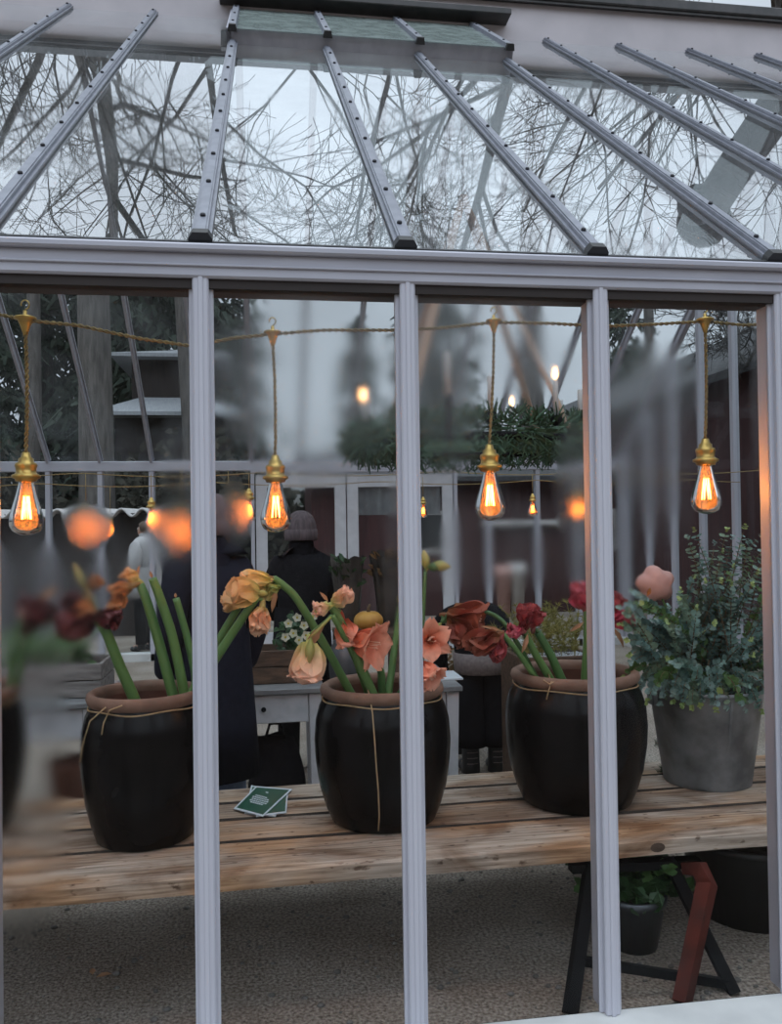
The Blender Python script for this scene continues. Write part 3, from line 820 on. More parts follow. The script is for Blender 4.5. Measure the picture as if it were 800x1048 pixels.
def jsurf(n, px, py):        # the point of a jar's outside seen at a pixel
    x, y, z, k, kz = J[n]; d = ray(px, py); best = None
    pr = [(.2,.008),(.222,.06),(.245,.14),(.259,.24),(.263,.32),(.258,.40),(.243,.455),(.226,.485),(.236,.50),(.240,.52),(.236,.532)]
    for s in range(400):
        t = (y-.32+.35*s/400+DIST)/d.y; p = CAMP+d*t; zz_ = p.z-z
        if zz_ < .005*kz or zz_ > .54*kz: continue
        for (r0, z0), (r1, z1) in zip(pr[:-1], pr[1:]):
            if z0*kz <= zz_ <= z1*kz:
                r = (r0+(r1-r0)*(zz_/kz-z0)/(z1-z0))*k
                if (p.x-x)**2+(p.y-y)**2 < (r+.004)**2: return p
    return P(px, py, y-.25)
twine_tail(2, [jsurf(2, a, b) for a, b in ((375,702),(378,712),(381,730),(383,755),(385,785),(387,810),(388,835),(387,850))])
twine_tail(3, [jsurf(3, a, b) for a, b in ((561,690),(564,698),(561,707),(559,716))]); twine_tail(3, [jsurf(3, a, b) for a, b in ((556,696),(562,700),(568,697))])
twine_tail(1, [jsurf(1, a, b) for a, b in ((125,722),(112,727),(106,740),(104,752))]); twine_tail(1, [jsurf(1, a, b) for a, b in ((108,724),(92,738),(84,765),(82,780))])

# ------------------------------------------------------------------ amaryllis
def petals(c, d, L, RR, mt, op=1., parent=None, seed=0, name='flower', n=6, W_=.40, wilt=.0):
    L *= 1.12; RR *= 1.35
    rn = random.Random(seed); c, d = V(c), V(d).normalized()
    x = d.orthogonal().normalized(); y = d.cross(x)
    rot = rn.uniform(0, pi)
    e = MB(); nu, nv = 9, 7
    for k in range(n):
        a = rot+2*pi*k/n+rn.uniform(-.12,.12); inner = k % 2
        rad = x*cos(a)+y*sin(a); tg = d.cross(rad)
        LL = L*rn.uniform(.9,1.08)*(1-wilt*rn.uniform(0,.35)); w0 = LL*W_*(1.0 if inner else .84)
        cu = rn.uniform(.8,1.2); tw = rn.uniform(-.25,.25)*(1+3*wilt)
        vs, aa = [], []
        for i in range(nu):
            u = i/(nu-1)
            ax = LL*(u-.38*op*cu*u**3)
            rd = RR*(.09+(.9*op)*u**1.5) + (.006 if not inner else 0)
            w = w0*(max(0, sin(pi*(.10+.78*u)))**.7)
            if i == nu-1: w *= .45
            for j in range(nv):
                v = j/(nv-1)*2-1
                q = c+d*ax+rad*(rd-abs(v)**1.6*w*(.55 if op < .6 else .28))+tg*(v*w)
                q += d*(v*tw*w*u) + rad*(.006*sin(u*9+v*4+k)*(1+2*wilt)) + d*(.004*sin(v*7+k*2)*u)
                vs.append(q); aa.append(u)
        fs = [(i*nv+j, i*nv+j+1, (i+1)*nv+j+1, (i+1)*nv+j) for i in range(nu-1) for j in range(nv-1)]
        e.add(vs, fs, aa)
    # tube at the base and the ovary behind it
    e.tube([c-d*.035, c-d*.02, c, c+d*L*.12], [.006,.011,.012,RR*.2], 8, True, [0,0,0,.12])
    o = e.build(name, mt, parent, True)
    if op > .5:
        st = MB()
        for k in range(6):
            a = rn.uniform(0, 2*pi); q = c+(x*cos(a)+y*sin(a))*.012
            st.tube([c+d*.02, q+d*L*.45, q*1.0+d*L*.72-V((0,0,-.006))], [.0016,.0014,.003], 4)
        st.build('stamens', M['p_pale'], o, True)
    return o
def bez(a, b, c, n=10):
    return [a*(1-t)**2+b*2*t*(1-t)+c*t*t for t in [i/n for i in range(n+1)]]
def amaryllis(label, n, stem, rad=.017, flowers=(), buds=(), spathes=(), smat='stem'):
    """stem: list of (px, py, y) from the jar mouth to the head"""
    pts = [P(*p) for p in stem]
    base = pts[0]+(pts[0]-pts[1]).normalized()*.2
    if n is not None:
        x, y, z, k, kz = J[n]; v = V((base.x-x, base.y-y, 0)); lim = .19*k
        if v.length > lim: v = v.normalized()*lim; base.x, base.y = x+v.x, y+v.y
        base.z = max(base.z, z+.292*kz)
    t = thing('amaryllis', label, 'flower', base, 'cut amaryllis standing in the jars')
    full = [base]+pts
    sm = []
    for i in range(len(full)-1):      # Catmull-Rom through the points
        p0, p1, p2, p3 = full[max(i-1,0)], full[i], full[i+1], full[min(i+2,len(full)-1)]
        for s in range(6):
            u = s/6; sm.append(.5*((2*p1)+(p2-p0)*u+(2*p0-5*p1+4*p2-p3)*u*u+(3*p1-p0-3*p2+p3)*u**3))
    sm.append(full[-1])
    e = MB(); e.tube(sm, [rad*(1.05-.25*i/len(sm)) for i in range(len(sm))], 12)
    e.build('stem', M[smat], t, True)
    head = pts[-1]
    for i, (px, py, y, d, L, RR, mt, op) in enumerate(flowers):
        c = P(px, py, y); 
        o = petals(c, d, L, RR, M[mt], op, t, hash_(label)+i*7, 'flower', wilt=.3 if op < .5 else .08)
        e = MB(); dd = V(d).normalized(); e.tube(bez(head, (head+c)/2+V((0,0,.012)), c-dd*.03, 6), [.009,.0075,.007,.007,.007,.007,.007], 8)
        e.build('flower_stalk', M[smat], t, True)
    for i, (px, py, y, d, L, r0, mt) in enumerate(buds):
        c = P(px, py, y); dd = V(d).normalized(); e = MB()
        prof = [0,.5,.85,1,.9,.6,.12]
        e.tube([c+dd*L*(k/6) for k in range(7)], [max(.002, r0*q) for q in prof], 10, True)
        e.tube([head, (head+c)/2, c], .006, 6)
        e.build('bud', M[mt], t, True)
    for i, (px, py, y, d, L, w) in enumerate(spathes):
        c = P(px, py, y); e = MB(); e.leaf(c, d, (0,-1,.3), L, w, .3, .4)
        e.build('spathe', M['spathe'], t, True)
    return t
def hash_(s): return sum(ord(c)*(i+1) for i, c in enumerate(s)) % 9973

jy = J[1][1]
amaryllis('amaryllis with a large blurred dark red bloom beside the leftmost post', 0, [(20,690,.95),(28,655,.92),(52,632,.85)], .011,
   [(56,628,.85,(-1,-.4,.05),.15,.085,'p_red',.8),(70,625,.85,(.3,-.8,.4),.10,.06,'p_red',.5)], [], [(60,600,.86,(-.6,0,-.5),.10,.02)], 'leafg')
amaryllis('thin pale green stem leaning at the far left beside the post', 0, [(12,690,.95),(14,660,.95),(26,628,.95)], .012, [], [(26,628,.95,(.3,0,1),.05,.010,'bud')], [], 'leafg')
amaryllis('amaryllis on the left jar with drooping dark red bloom and wilted orange heads', 1, [(136,712,jy+.02),(122,680,jy),(110,650,jy-.03),(100,632,jy-.04)], .021,
   [(97,634,jy-.04,(-1,-.5,-.1),.14,.06,'p_red',.45),(100,628,jy-.05,(1,-.5,-.35),.09,.05,'p_red',.4),
    (90,614,jy-.04,(-.2,-.5,-.9),.075,.035,'p_orange',.35),(93,600,jy-.02,(.3,-.4,.2),.06,.03,'p_orange',.4)],
   [(88,602,jy-.03,(-.45,0,1),.10,.010,'bud')], [(84,600,jy,(-.3,0,1),.09,.014)])
amaryllis('thick green amaryllis stem with a wilted yellow head over the left jar', 1, [(175,704,jy+.03),(162,655,jy+.02),(150,615,jy),(143,598,jy)], .020,
   [(134,600,jy-.02,(-1,-.3,-.35),.085,.045,'p_orange',.35),(126,606,jy-.02,(-.5,-.4,-.9),.08,.03,'p_orange',.3),(140,594,jy,(-.6,-.2,.5),.06,.03,'p_yel',.35)], [], [(140,592,jy,(.2,0,1),.05,.012)])
amaryllis('thick green stem cut off bare just right of the wilted yellow head', 1, [(187,702,jy+.0),(176,650,jy-.02),(163,610,jy-.04),(156,592,jy-.05)], .019, [], [], [(156,592,jy-.05,(-.3,-.2,1),.03,.012)])
amaryllis('shorter upright green amaryllis stem near the second post over the left jar', 1, [(200,700,jy+.07),(192,655,jy+.08),(180,612,jy+.09)], .016, [], [], [(180,612,jy+.09,(-.1,0,1),.02,.012)])
amaryllis('long green stem leaning right behind the second post, faded yellow bloom at its end', 1, [(198,708,jy-.06),(222,672,jy-.1),(247,634,jy-.14),(262,612,jy-.15)], .018,
   [(264,607,jy-.15,(-1,-.35,.12),.12,.06,'p_yel',.55),(268,622,jy-.15,(-.15,-.5,-1),.10,.045,'p_peach',.4)], [], [(272,625,jy-.16,(-.1,0,-1),.07,.014)])
amaryllis('second green stem leaning right behind the second post, faded at the tip', 1, [(206,690,jy-.02),(228,648,jy-.04),(246,618,jy-.05)], .017, [(248,612,jy-.05,(-.9,-.2,-.3),.08,.04,'p_yel',.4)], [], [])
jy = J[2][1]
amaryllis('amaryllis with a bent neck and pale yellow wilting bloom left of the middle jar', 2, [(356,704,jy),(332,660,jy-.03),(305,615,jy-.05),(291,600,jy-.06),(280,592,jy-.07)], .0165,
   [(276,594,jy-.07,(-1,-.25,-.12),.13,.055,'p_yel',.5),(283,601,jy-.07,(-.8,-.5,-.35),.07,.025,'bud',.25)],
   [], [(283,600,jy-.08,(-.2,-.2,-1),.10,.022),(276,600,jy-.07,(-.9,0,-.2),.09,.025),(288,596,jy-.07,(-1,0,.35),.10,.02)])
amaryllis('amaryllis hanging its big pale pink bloom upside down over the middle jar', 2, [(374,704,jy-.06),(362,672,jy-.12),(350,648,jy-.16),(340,630,jy-.18)], .012,
   [(316,658,jy-.18,(-.12,-.3,-1),.15,.075,'p_pale',.55)], [(318,652,jy-.22,(-.1,-.2,-1),.095,.018,'bud')], [(332,640,jy-.18,(-.7,0,-.7),.10,.03),(328,644,jy-.19,(-.5,0,-.8),.07,.025)])
amaryllis('sturdy green amaryllis stem topped by pale green and cream opening buds', 2, [(378,702,jy-.1),(362,665,jy-.12),(347,634,jy-.13),(339,621,jy-.14)], .0185,
   [(341,618,jy-.14,(.75,-.3,.6),.085,.035,'p_pale',.35),(336,620,jy-.15,(-.9,-.4,-.2),.065,.035,'p_pale',.4),(350,634,jy-.12,(.2,-.1,-1),.11,.055,'p_coral',.4)],
   [(334,622,jy-.16,(-1,-.3,-.25),.05,.012,'bud')], [(336,616,jy-.14,(-.5,0,.6),.05,.014)])
amaryllis('amaryllis with an open salmon pink bloom turned right in front of the middle jar rim', 2, [(391,705,jy-.02),(389,685,jy-.03),(380,668,jy-.06)], .016,
   [(362,655,jy-.12,(1,-.75,-.25),.135,.085,'p_coral',.85)], [], [], 'stemd')
amaryllis('amaryllis with a wide open coral bloom facing the glass right of the third post', 2, [(418,702,jy+.02),(428,680,jy),(434,662,jy-.02)], .016,
   [(437,655,jy-.03,(.12,-1,.05),.09,.062,'p_coral',1.)], [], [])
amaryllis('amaryllis with a pale coral bloom hanging below the wide open coral one', 2, [(410,708,jy-.05),(418,695,jy-.1),(428,686,jy-.14)], .012,
   [(432,680,jy-.16,(.4,-.6,-.6),.095,.06,'p_coral',.7)], [], [])
amaryllis('plain green amaryllis stem half hidden by the third post over the middle jar', 2, [(399,698,jy+.06),(404,660,jy+.1),(410,620,jy+.12)], .015, [], [(410,620,jy+.12,(.1,0,1),.05,.015,'bud')], [])
amaryllis('tall slim stem with yellow green buds above the coral blooms', 2, [(428,700,jy+.1),(432,640,jy+.14),(435,585,jy+.16)], .010,
   [], [(436,584,jy+.16,(-.1,0,1),.085,.02,'bud'),(440,578,jy+.16,(1,-.2,-.12),.085,.022,'bud'),(436,580,jy+.16,(.7,-.2,-.05),.06,.018,'leafg')], [], 'stemd')
jy = J[3][1]
amaryllis('amaryllis with a large drooping rust red bloom above the boots', 3, [(548,692,jy),(528,656,jy-.05),(512,634,jy-.02),(492,626,jy),(466,632,jy),(452,637,jy)], .010,
   [(458,630,jy-.0,(1,-.45,-.12),.17,.075,'p_rust',.6),(462,634,jy-.02,(.5,-.6,-1),.12,.055,'p_rust',.45)], [(452,637,jy,(-.8,0,-.7),.03,.009,'bud')], [(462,624,jy-.02,(1,-.3,.2),.06,.045)], 'stemd')
amaryllis('amaryllis bent low with a wilted folded rust brown bloom left of the right jar', 3, [(547,693,jy-.08),(530,668,jy-.12),(514,648,jy-.14)], .012,
   [(508,650,jy-.15,(-1,-.25,-.3),.125,.035,'p_rust',.3),(512,654,jy-.15,(-.4,-.3,-1),.085,.03,'p_wine',.3)], [], [(514,646,jy-.15,(-.9,0,.25),.09,.014)])
amaryllis('amaryllis with wine red half open blooms on a stem rising left in the right jar', 3, [(560,690,jy-.04),(547,668,jy-.06),(538,650,jy-.07)], .017,
   [(536,642,jy-.07,(.05,-.4,1),.10,.05,'p_wine',.4),(533,646,jy-.08,(-.9,-.5,.1),.07,.035,'p_pink',.4),(540,640,jy-.08,(.5,-.4,.75),.085,.04,'p_wine',.4)], [], [(540,648,jy-.09,(-.4,-.2,-1),.085,.02)])
amaryllis('thick dark green stem in the right jar below the wine red blooms', 3, [(572,690,jy-.02),(562,668,jy-.03),(550,647,jy-.04)], .019, [(545,640,jy-.04,(-.1,-.3,1),.06,.03,'p_pink',.35)], [], [], 'stemd')
amaryllis('amaryllis with bright pink tulip-like bloom just left of the fourth post', 3, [(598,690,jy),(600,655,jy-.02),(600,625,jy-.03)], .015,
   [(598,622,jy-.03,(-.42,-.3,1),.11,.045,'p_pink',.38)], [], [(598,636,jy-.04,(-.9,0,-.55),.08,.016)])
amaryllis('amaryllis with two deep pink blooms just right of the fourth post', 3, [(612,690,jy+.02),(618,660,jy),(622,638,jy-.01)], .015,
   [(623,634,jy-.02,(1,-.4,.05),.095,.045,'p_pink',.4),(622,624,jy-.0,(.6,-.3,.8),.085,.045,'p_wine',.4)], [], [(625,640,jy-.03,(.6,0,-1),.11,.02)])

# ------------------------------------------------------------------ green cards
cardc = PZ(270, 821, BZ+.002)
def card(label, a, b, c, d, z, marks):
    pts = [PZ(*q, BZ+z) for q in (a, b, c, d)]
    o = sum(pts, V((0,0,0)))/4
    t = thing('leaflet', label, 'leaflet', o, 'green leaflets on the bench')
    up = V((0,0,.0025))
    e = MB(); e.hexa(pts+[p+up for p in pts]); e.build('border', M['paper'], t)
    inn = [o+(p-o)*.90 for p in pts]
    e = MB(); e.hexa([p+up for p in inn]+[p+up*1.25 for p in inn]); e.build('printed_face', M['card'], t)
    if marks:
        e = MB(); ex, ey = (inn[1]-inn[0]), (inn[3]-inn[0])
        def mk(u, v, du, dv):
            b = inn[0]+up*1.25
            q = [b+ex*u+ey*v, b+ex*(u+du)+ey*v, b+ex*(u+du)+ey*(v+dv), b+ex*u+ey*(v+dv)]
            e.hexa(q+[p+up*.15 for p in q])
        rn = random.Random(4)
        for k, (v, u0, u1) in enumerate(((.64,.22,.70),(.56,.16,.74),(.48,.2,.78),(.40,.18,.80),(.33,.26,.74))):
            u = u0
            while u < u1-.02:
                w = rn.uniform(.03,.075); mk(u, v, w, .045); u += w+.022
        e.build('white_print', M['paper'], t)
        e = MB(); mk(.46,.86,.10,.02); mk(.46,.88,.02,.03); mk(.50,.88,.02,.035); mk(.54,.88,.02,.03)
        e.build('crown_mark', M['paper'], t)
# corners: near-left, near-right, far-right, far-left
card('green leaflet at the bottom of the stack, corner sticking out to the left', (250,833), (282,836), (290,812), (257,804), .001, 0)
card('green leaflet with white border in the middle of the stack, turned to the right', (262,836), (293,832), (295,808), (268,806), .005, 0)
card('topmost green leaflet with white print and a small crown mark', (239,828), (269,836), (299,808), (262,805), .009, 1)

# ------------------------------------------------------------------ zinc bucket and eucalyptus
bk = PZ(744, 810, BZ); bk.y += .165
t = thing('zinc_bucket', 'galvanised zinc bucket of eucalyptus at the right end of the bench', 'bucket', bk)
ORG[t] = V((0,0,0))
pr = [(0,.012),(.168,.012),(.176,0),(.182,.004),(.184,.018),(.237,.395),(.244,.402),(.246,.412),(.240,.418),(.234,.412),(.18,.03),(0,.03)]
e = MB(); e.lathe(pr, 48); e.build('body', M['zinc'], t, True)
e = MB(); e.bar((-.012,-.178,.02), (-.012,-.237,.40), .012, .006, (0,-1,0)); e.build('seam', M['zinc'], t)
for s in (-1, 1):
    e = MB(); e.bbox(s*.245-.012, s*.245+.012, -.03, .03, .34, .40, .003); e.build('handle_lug', M['zinc'], t)
e = MB(); e.lathe([(.232,.36),(.1,.37),(0,.372)], 32); e.build('soil', M['soil'], t, True)
rn = random.Random(21)
def round_leaf(e, p, d, nrm, r):
    d = d.normalized(); x = d.cross(nrm); x = x.normalized() if x.length > 1e-5 else d.orthogonal().normalized()
    u = x.cross(d).normalized(); c = p+d*r
    ring = [c+(d*cos(a)*1.15+x*sin(a))*r+u*(.18*r*(1 if k % 2 else .4)) for k, a in enumerate([i*pi/3+pi for i in range(6)])]
    e.add(ring+[c], [(k, (k+1)%6, 6) for k in range(6)])
def spray(e, pts, step, r, rnd, both=True, ang=1.1):
    """paired leaves all along a curved twig"""
    L = 0; nxt = step*2
    for a, b in zip(pts[:-1], pts[1:]):
        seg = (b-a).length; d = (b-a).normalized()
        while nxt < L+seg:
            p = a+d*(nxt-L); nrm = V((rnd.uniform(-1,1), rnd.uniform(-1.2,.3), rnd.uniform(-.2,1)))
            side = d.cross(nrm).normalized()
            for s in (1, -1):
                dd = (d*cos(ang)+side*s*sin(ang)+V((rnd.uniform(-.2,.2), rnd.uniform(-.2,.2), rnd.uniform(-.2,.2))))
                round_leaf(e, p, dd, d+nrm*.6, r*rnd.uniform(.7,1.15))
            nxt += step*rnd.uniform(.85,1.15)
        L += seg
bt = bk+V((0,0,.40))
eu = thing('eucalyptus', 'bushy blue green eucalyptus branches spilling out of the zinc bucket', 'plant', bk+V((0,0,.37)))
targets = []
for k in range(84):
    px = rn.uniform(645, 812)
    if px < 672: py = rn.uniform(612, 690)
    elif px < 690: py = rn.uniform(625, 690)
    elif px < 730: py = rn.uniform(606, 700)
    else: py = rn.uniform(600, 705)
    targets.append((px, py, bk.y+rn.uniform(-.24, .16), 0))
for px, py in ((650,608),(645,622),(716,590),(722,600),(708,596),(700,612),(694,622),(655,640),(660,655)): targets.append((px, py, bk.y-rn.uniform(0,.12), 0))
for px, py in ((640,640),(645,655),(648,668),(660,690),(672,700),(680,706),(690,712),(702,706),(716,716),(728,712),(742,718),(756,714),(770,716),(786,712),(800,716),(735,700),(765,702),(638,625),(642,690),(652,705),(664,712),(678,714),(690,702),(698,716),(708,718),(720,708),(732,720),(748,708),(760,720),(776,722),(650,675),(668,684),(684,694),(712,696),(726,702)): targets.append((px, py, bk.y-rn.uniform(.20,.30), 2))
for px, py in ((705,556),(712,548),(716,575),(730,562),(748,585),(760,545),(774,552),(742,548),(748,556),(757,566),(764,560),(780,562),(776,580),(786,548),(770,590),(735,600),(752,600),(738,570),(792,570)): targets.append((px, py, bk.y-rn.uniform(-.05,.14), 1))
for i, (px, py, y, tall) in enumerate(targets):
    tip = P(px, py, y); b0 = bt+V((rn.uniform(-.13,.13), rn.uniform(-.12,.12), -.03))
    if tall == 2: b0 = bt+V(((tip.x-bt.x)*.5, -.12, .0)); b0.z += .02
    midp = (b0+tip)/2+V((0,0,.13)) if tall == 2 else (b0+tip)/2+V(((b0.x-tip.x)*.15, 0, .05+.10*abs(tip.x-b0.x)))
    pts = bez(b0, midp, tip, 8)
    e = MB(); e.tube(pts, [.004-.0025*k/8 for k in range(9)], 5)
    br = e.build('twig', M['twig'], eu, True)
    e = MB(); spray(e, pts, .019 if tall == 1 else .016, .0125 if tall == 1 else .0135, rn, ang=1.35 if tall == 1 else 1.05)
    e.build('leaves', M[('euc','euc','eucg','eucd','eucd','eucg','leafg')[i % 7]], br)
    e = MB(); spray(e, [tip, tip+(tip-pts[-2]).normalized()*.035], .008, .007, rn)
    e.build('young_tip', M['eucy'] if rn.random() < .6 else M['euc'], br)
# pale pink bloom in the bush
c = P(670, 598, bk.y+.05)
t = thing('dahlia', 'round pale pink bloom sitting among the eucalyptus', 'flower', V((bk.x-.12, bk.y+.02, BZ+.38)))
e = MB(); e.tube(bez(V((bk.x-.12, bk.y+.02, BZ+.39)), V((bk.x-.12, bk.y+.02, c.z-.15)), c, 8), .005, 6); e.build('stem', M['stemd'], t, True)
e = MB(); n = 60; vs, fs = [], []
for i in range(17):
    th = pi*i/16
    for k in range(n):
        a = 2*pi*k/n; lob = 1-.17*abs(cos(2.5*a+.4))**3*sin(th); fold = 1+.05*sin(th*9+2*sin(a*2.5))*sin(th)
        q = .082*lob*fold*sin(th); vs.append(c+V((q*cos(a)*1.08, -.05*cos(th)*(1 if th < pi/2 else .7), q*sin(a))))
for i in range(16):
    for k in range(n): fs.append((i*n+k, i*n+(k+1)%n, (i+1)*n+(k+1)%n, (i+1)*n+k))
e.add(vs, fs)
e.build('petals', M['pinkdahlia'], t, True)
e = MB(); e.leaf(P(662,610,bk.y-.02), (.3,-.2,1), (0,-1,0), .04, .02); e.build('orange_petal', M['p_orange'], t)['label'] = 'small orange petal'

# fir cuttings beside the right jar
def fir_twig(e, pts, rnd, nl=.035, step=.006):
    for a, b in zip(pts[:-1], pts[1:]):
        seg = (b-a).length; d = (b-a).normalized(); k = 0
        while k*step < seg:
            p = a+d*(k*step); k += 1
            for s in (1, -1):
                sd = d.cross(V((rnd.uniform(-.4,.4), -1, .5))).normalized()*s
                dd = d*.6+sd; x = dd.normalized(); w = x.cross(V((0,-1,.6))).normalized()*.0022
                q = p+x*nl*rnd.uniform(.7,1.1)
                e.add([p-w, p+w, q], [(0,1,2)])
t = thing('fir_cutting', 'small fir cuttings lying behind the right jar next to the zinc bucket', 'branch', P(690, 760, 1.1))
for k, pp in enumerate((((700,722),(688,720),(678,724)),((702,735),(690,735),(680,742)),((704,770),(690,763),(670,760)),((704,790),(692,780),(676,786)),((700,782),(688,786),(672,790)))):
    pts = [P(a, b, 1.08+.01*k) for a, b in pp]
    e = MB(); e.tube(pts, .002, 4); tw = e.build('twig', M['twig'], t); e = MB(); fir_twig(e, pts, rn, .03); e.build('needles', M['fir'], tw)

# ------------------------------------------------------------------ pots under the bench
def pot(name, label, cat, c, r0, r1, h, mt, plant=None):
    t = thing(name, label, cat, c); ORG[t] = V((0,0,0))
    e = MB(); e.lathe([(0,0),(r0,0),(r1,h-.03),(r1+.006,h-.028),(r1+.008,h),(r1-.006,h),(r1-.012,h-.03),(r0-.008,.01)], 40); e.build('body', M[mt], t, True)
    e = MB(); e.lathe([(r1-.014,h-.035),(0,h-.03)], 24); e.build('soil', M['soil'], t)
    return t
c = PZ(664, 984, 0); c.y += .13
pot('plant_pot', 'dark zinc pot of leafy greenery standing on the gravel under the bench', 'pot', c, .085, .118, .20, 'jug')
t = thing('potted_ivy', 'leafy dark green plant in the pot under the bench', 'plant', c+V((0,0,.165)))
for k in range(26):
    a = rn.uniform(0, 2*pi); tip = c+V((cos(a)*rn.uniform(.08,.22), sin(a)*rn.uniform(.05,.16), rn.uniform(.17,.36)))
    pts = bez(c+V((cos(a)*.04, sin(a)*.04, .165)), c+V((cos(a)*.08, sin(a)*.08, .36)), tip, 6)
    e = MB(); e.tube(pts, .0025, 4); br = e.build('stem', M['stemd'], t)
    e = MB()
    for p in pts[2:]:
        for s in range(4): e.leaf(p, (rn.uniform(-1,1), rn.uniform(-1,1), rn.uniform(-.5,.6)), (rn.uniform(-.3,.3),-.5,1), rn.uniform(.04,.065), .042, .1)
    e.build('leaves', M['leafd'] if k % 3 else M['leafg'], br)
c = PZ(800, 958, 0); c.y += .22
pot('plastic_tub', 'large black plastic tub on the gravel under the right end of the bench', 'tub', c, .20, .27, .33, 'plastic')
# ------------------------------------------------------------------ hanging filament lamps
def twist(e, pts, r=.0035, h=.0035, pitch=.035):
    L = [0]
    for a, b in zip(pts[:-1], pts[1:]): L.append(L[-1]+(b-a).length)
    tot = L[-1]; n = max(4, int(tot/pitch*6))
    def pos(s):
        for i in range(len(pts)-1):
            if s <= L[i+1] or i == len(pts)-2:
                t = (s-L[i])/max(1e-6, L[i+1]-L[i]); return pts[i].lerp(pts[i+1], t), (pts[i+1]-pts[i]).normalized()
    for ph in (0, pi):
        tp = []
        for k in range(n+1):
            p, d = pos(tot*k/n); x = d.cross(V((0,1,.01))).normalized(); y = d.cross(x)
            a = 2*pi*k/6+ph; tp.append(p+(x*cos(a)+y*sin(a))*h)
        e.tube(tp, r, 5)
def lamp(label, hook, sock, tipz, k, group, small=False, cord=True, fil='fil'):
    """hook: ceiling hook point, sock: top of the socket, tipz: lowest point of the glass"""
    t = thing('pendant_lamp', label, 'lamp', hook, group); o = V(sock)
    L = o.z-tipz; u = L/1.0        # everything scales with the lamp's length
    if not small:
        e = MB(); e.lathe([(.0,.03*k),(.006*k,.03*k),(.007*k,.012*k),(.032*k,.010*k),(.034*k,.004*k),(.022*k,.0),(.014*k,-.02*k),(.006*k,-.045*k),(0,-.045*k)], 18, hook); e.build('hook_plate', M['brass'], t, True)
        e = MB(); e.tube([V(hook)+V((.012*k*sin(a), 0, .048*k-.014*k*cos(a))) for a in [i*.5 for i in range(11)]], .0022*k, 6); e.build('hook', M['iron'] if k < .8 else M['brass'], t, True)
    if cord:
        e = MB(); h_ = V(hook)-V((0,0,.03*k))
        if small: e.tube([h_, o], .003, 5)
        else:
            mid = (h_+o)/2+V((.008,0,0)); twist(e, bez(h_, mid, o, 6), .0035*k, .0035*k)
        e.build('cord', M['cordm'], t, True)
    e = MB(); e.lathe([(0,0),(.045*u,0),(.06*u,-.06*u),(.085*u,-.075*u),(.09*u,-.12*u),(.12*u,-.13*u),(.13*u,-.16*u),(.12*u,-.185*u),(.115*u,-.24*u),(.13*u,-.26*u),(.165*u,-.275*u),(.165*u,-.305*u),(.13*u,-.32*u),(.12*u,-.35*u),(0,-.35*u)], 24, o)
    e.build('socket', M['brass'], t, True)
    e = MB(); pr = [(.075,-.34),(.09,-.40),(.115,-.50),(.15,-.62),(.185,-.74),(.20,-.82),(.192,-.89),(.155,-.95),(.09,-.985),(.03,-1.0),(0,-1.0)]
    e.lathe([(r*u, z*u) for r, z in pr], 24, o); gb = e.build('bulb', M['bulb'], t, True)
    e = MB()
    n = 6
    for q in range(n):
        a = 2*pi*q/n; a2 = a+pi/n
        p0 = o+V((.035*cos(a), .035*sin(a), -.52))*u if False else o+V((.03*u*cos(a), .03*u*sin(a), -.53*u))
        p1 = o+V((.055*u*cos(a2), .055*u*sin(a2), -.80*u)); p2 = o+V((.03*u*cos(a+2*pi/n), .03*u*sin(a+2*pi/n), -.53*u))
        e.tube([p0, p1, p2], .0075*u if not small else .012*u, 4)
    e.build('filament', M[fil], gb)
    e = MB(); e.tube([o+V((0,0,-.33*u)), o+V((0,0,-.52*u)), o+V((0,0,-.60*u))], [.03*u,.018*u,.012*u], 8); e.build('glass_stem', M['bulb'], gb, True)
    return t
yb = .20
fl = [('front lamp hanging at the far left, its brass hook plate beside the leftmost post', (26,328), (27,463), 548, 1.0),
      ('front lamp hanging in front of the person in the mauve knit hat', (279,342), (282,466), 545, .85),
      ('front lamp hanging over the wilted blooms, just below the fir wreath', (505,330), (501,455), 533, .8),
      ('rightmost front lamp, hanging above the eucalyptus', (721,329), (722,449), 526, .9)]
hooks = []
for lb, hk, sk, ty, k in fl:
    h_ = P(*hk, yb); s_ = P(*sk, yb); s_.x = (s_.x+P(sk[0], ty, yb).x)/2
    lamp(lb, h_, s_, P(sk[0], ty, yb).z, k, 'filament lamps behind the front glass'); hooks.append(h_)
e = MB()
runs = [[P(-60,322,yb), P(0,322,yb), hooks[0]], [hooks[0], P(80,333,yb), P(140,346,yb), P(195,354,yb), P(240,346,yb), hooks[1]],
        [hooks[1], P(330,338,yb), P(400,338,yb), P(450,336,yb), hooks[2]], [hooks[2], P(560,331,yb), P(620,334,yb), P(670,332,yb), hooks[3]], [hooks[3], P(760,333,yb), P(830,330,yb)]]
for r_ in runs: twist(e, r_, .0032, .0034, .04)
tag(e.build('lamp_cord', M['cordm'], None, True), 'twisted gold cord strung from hook to hook behind the front glass', 'cord')
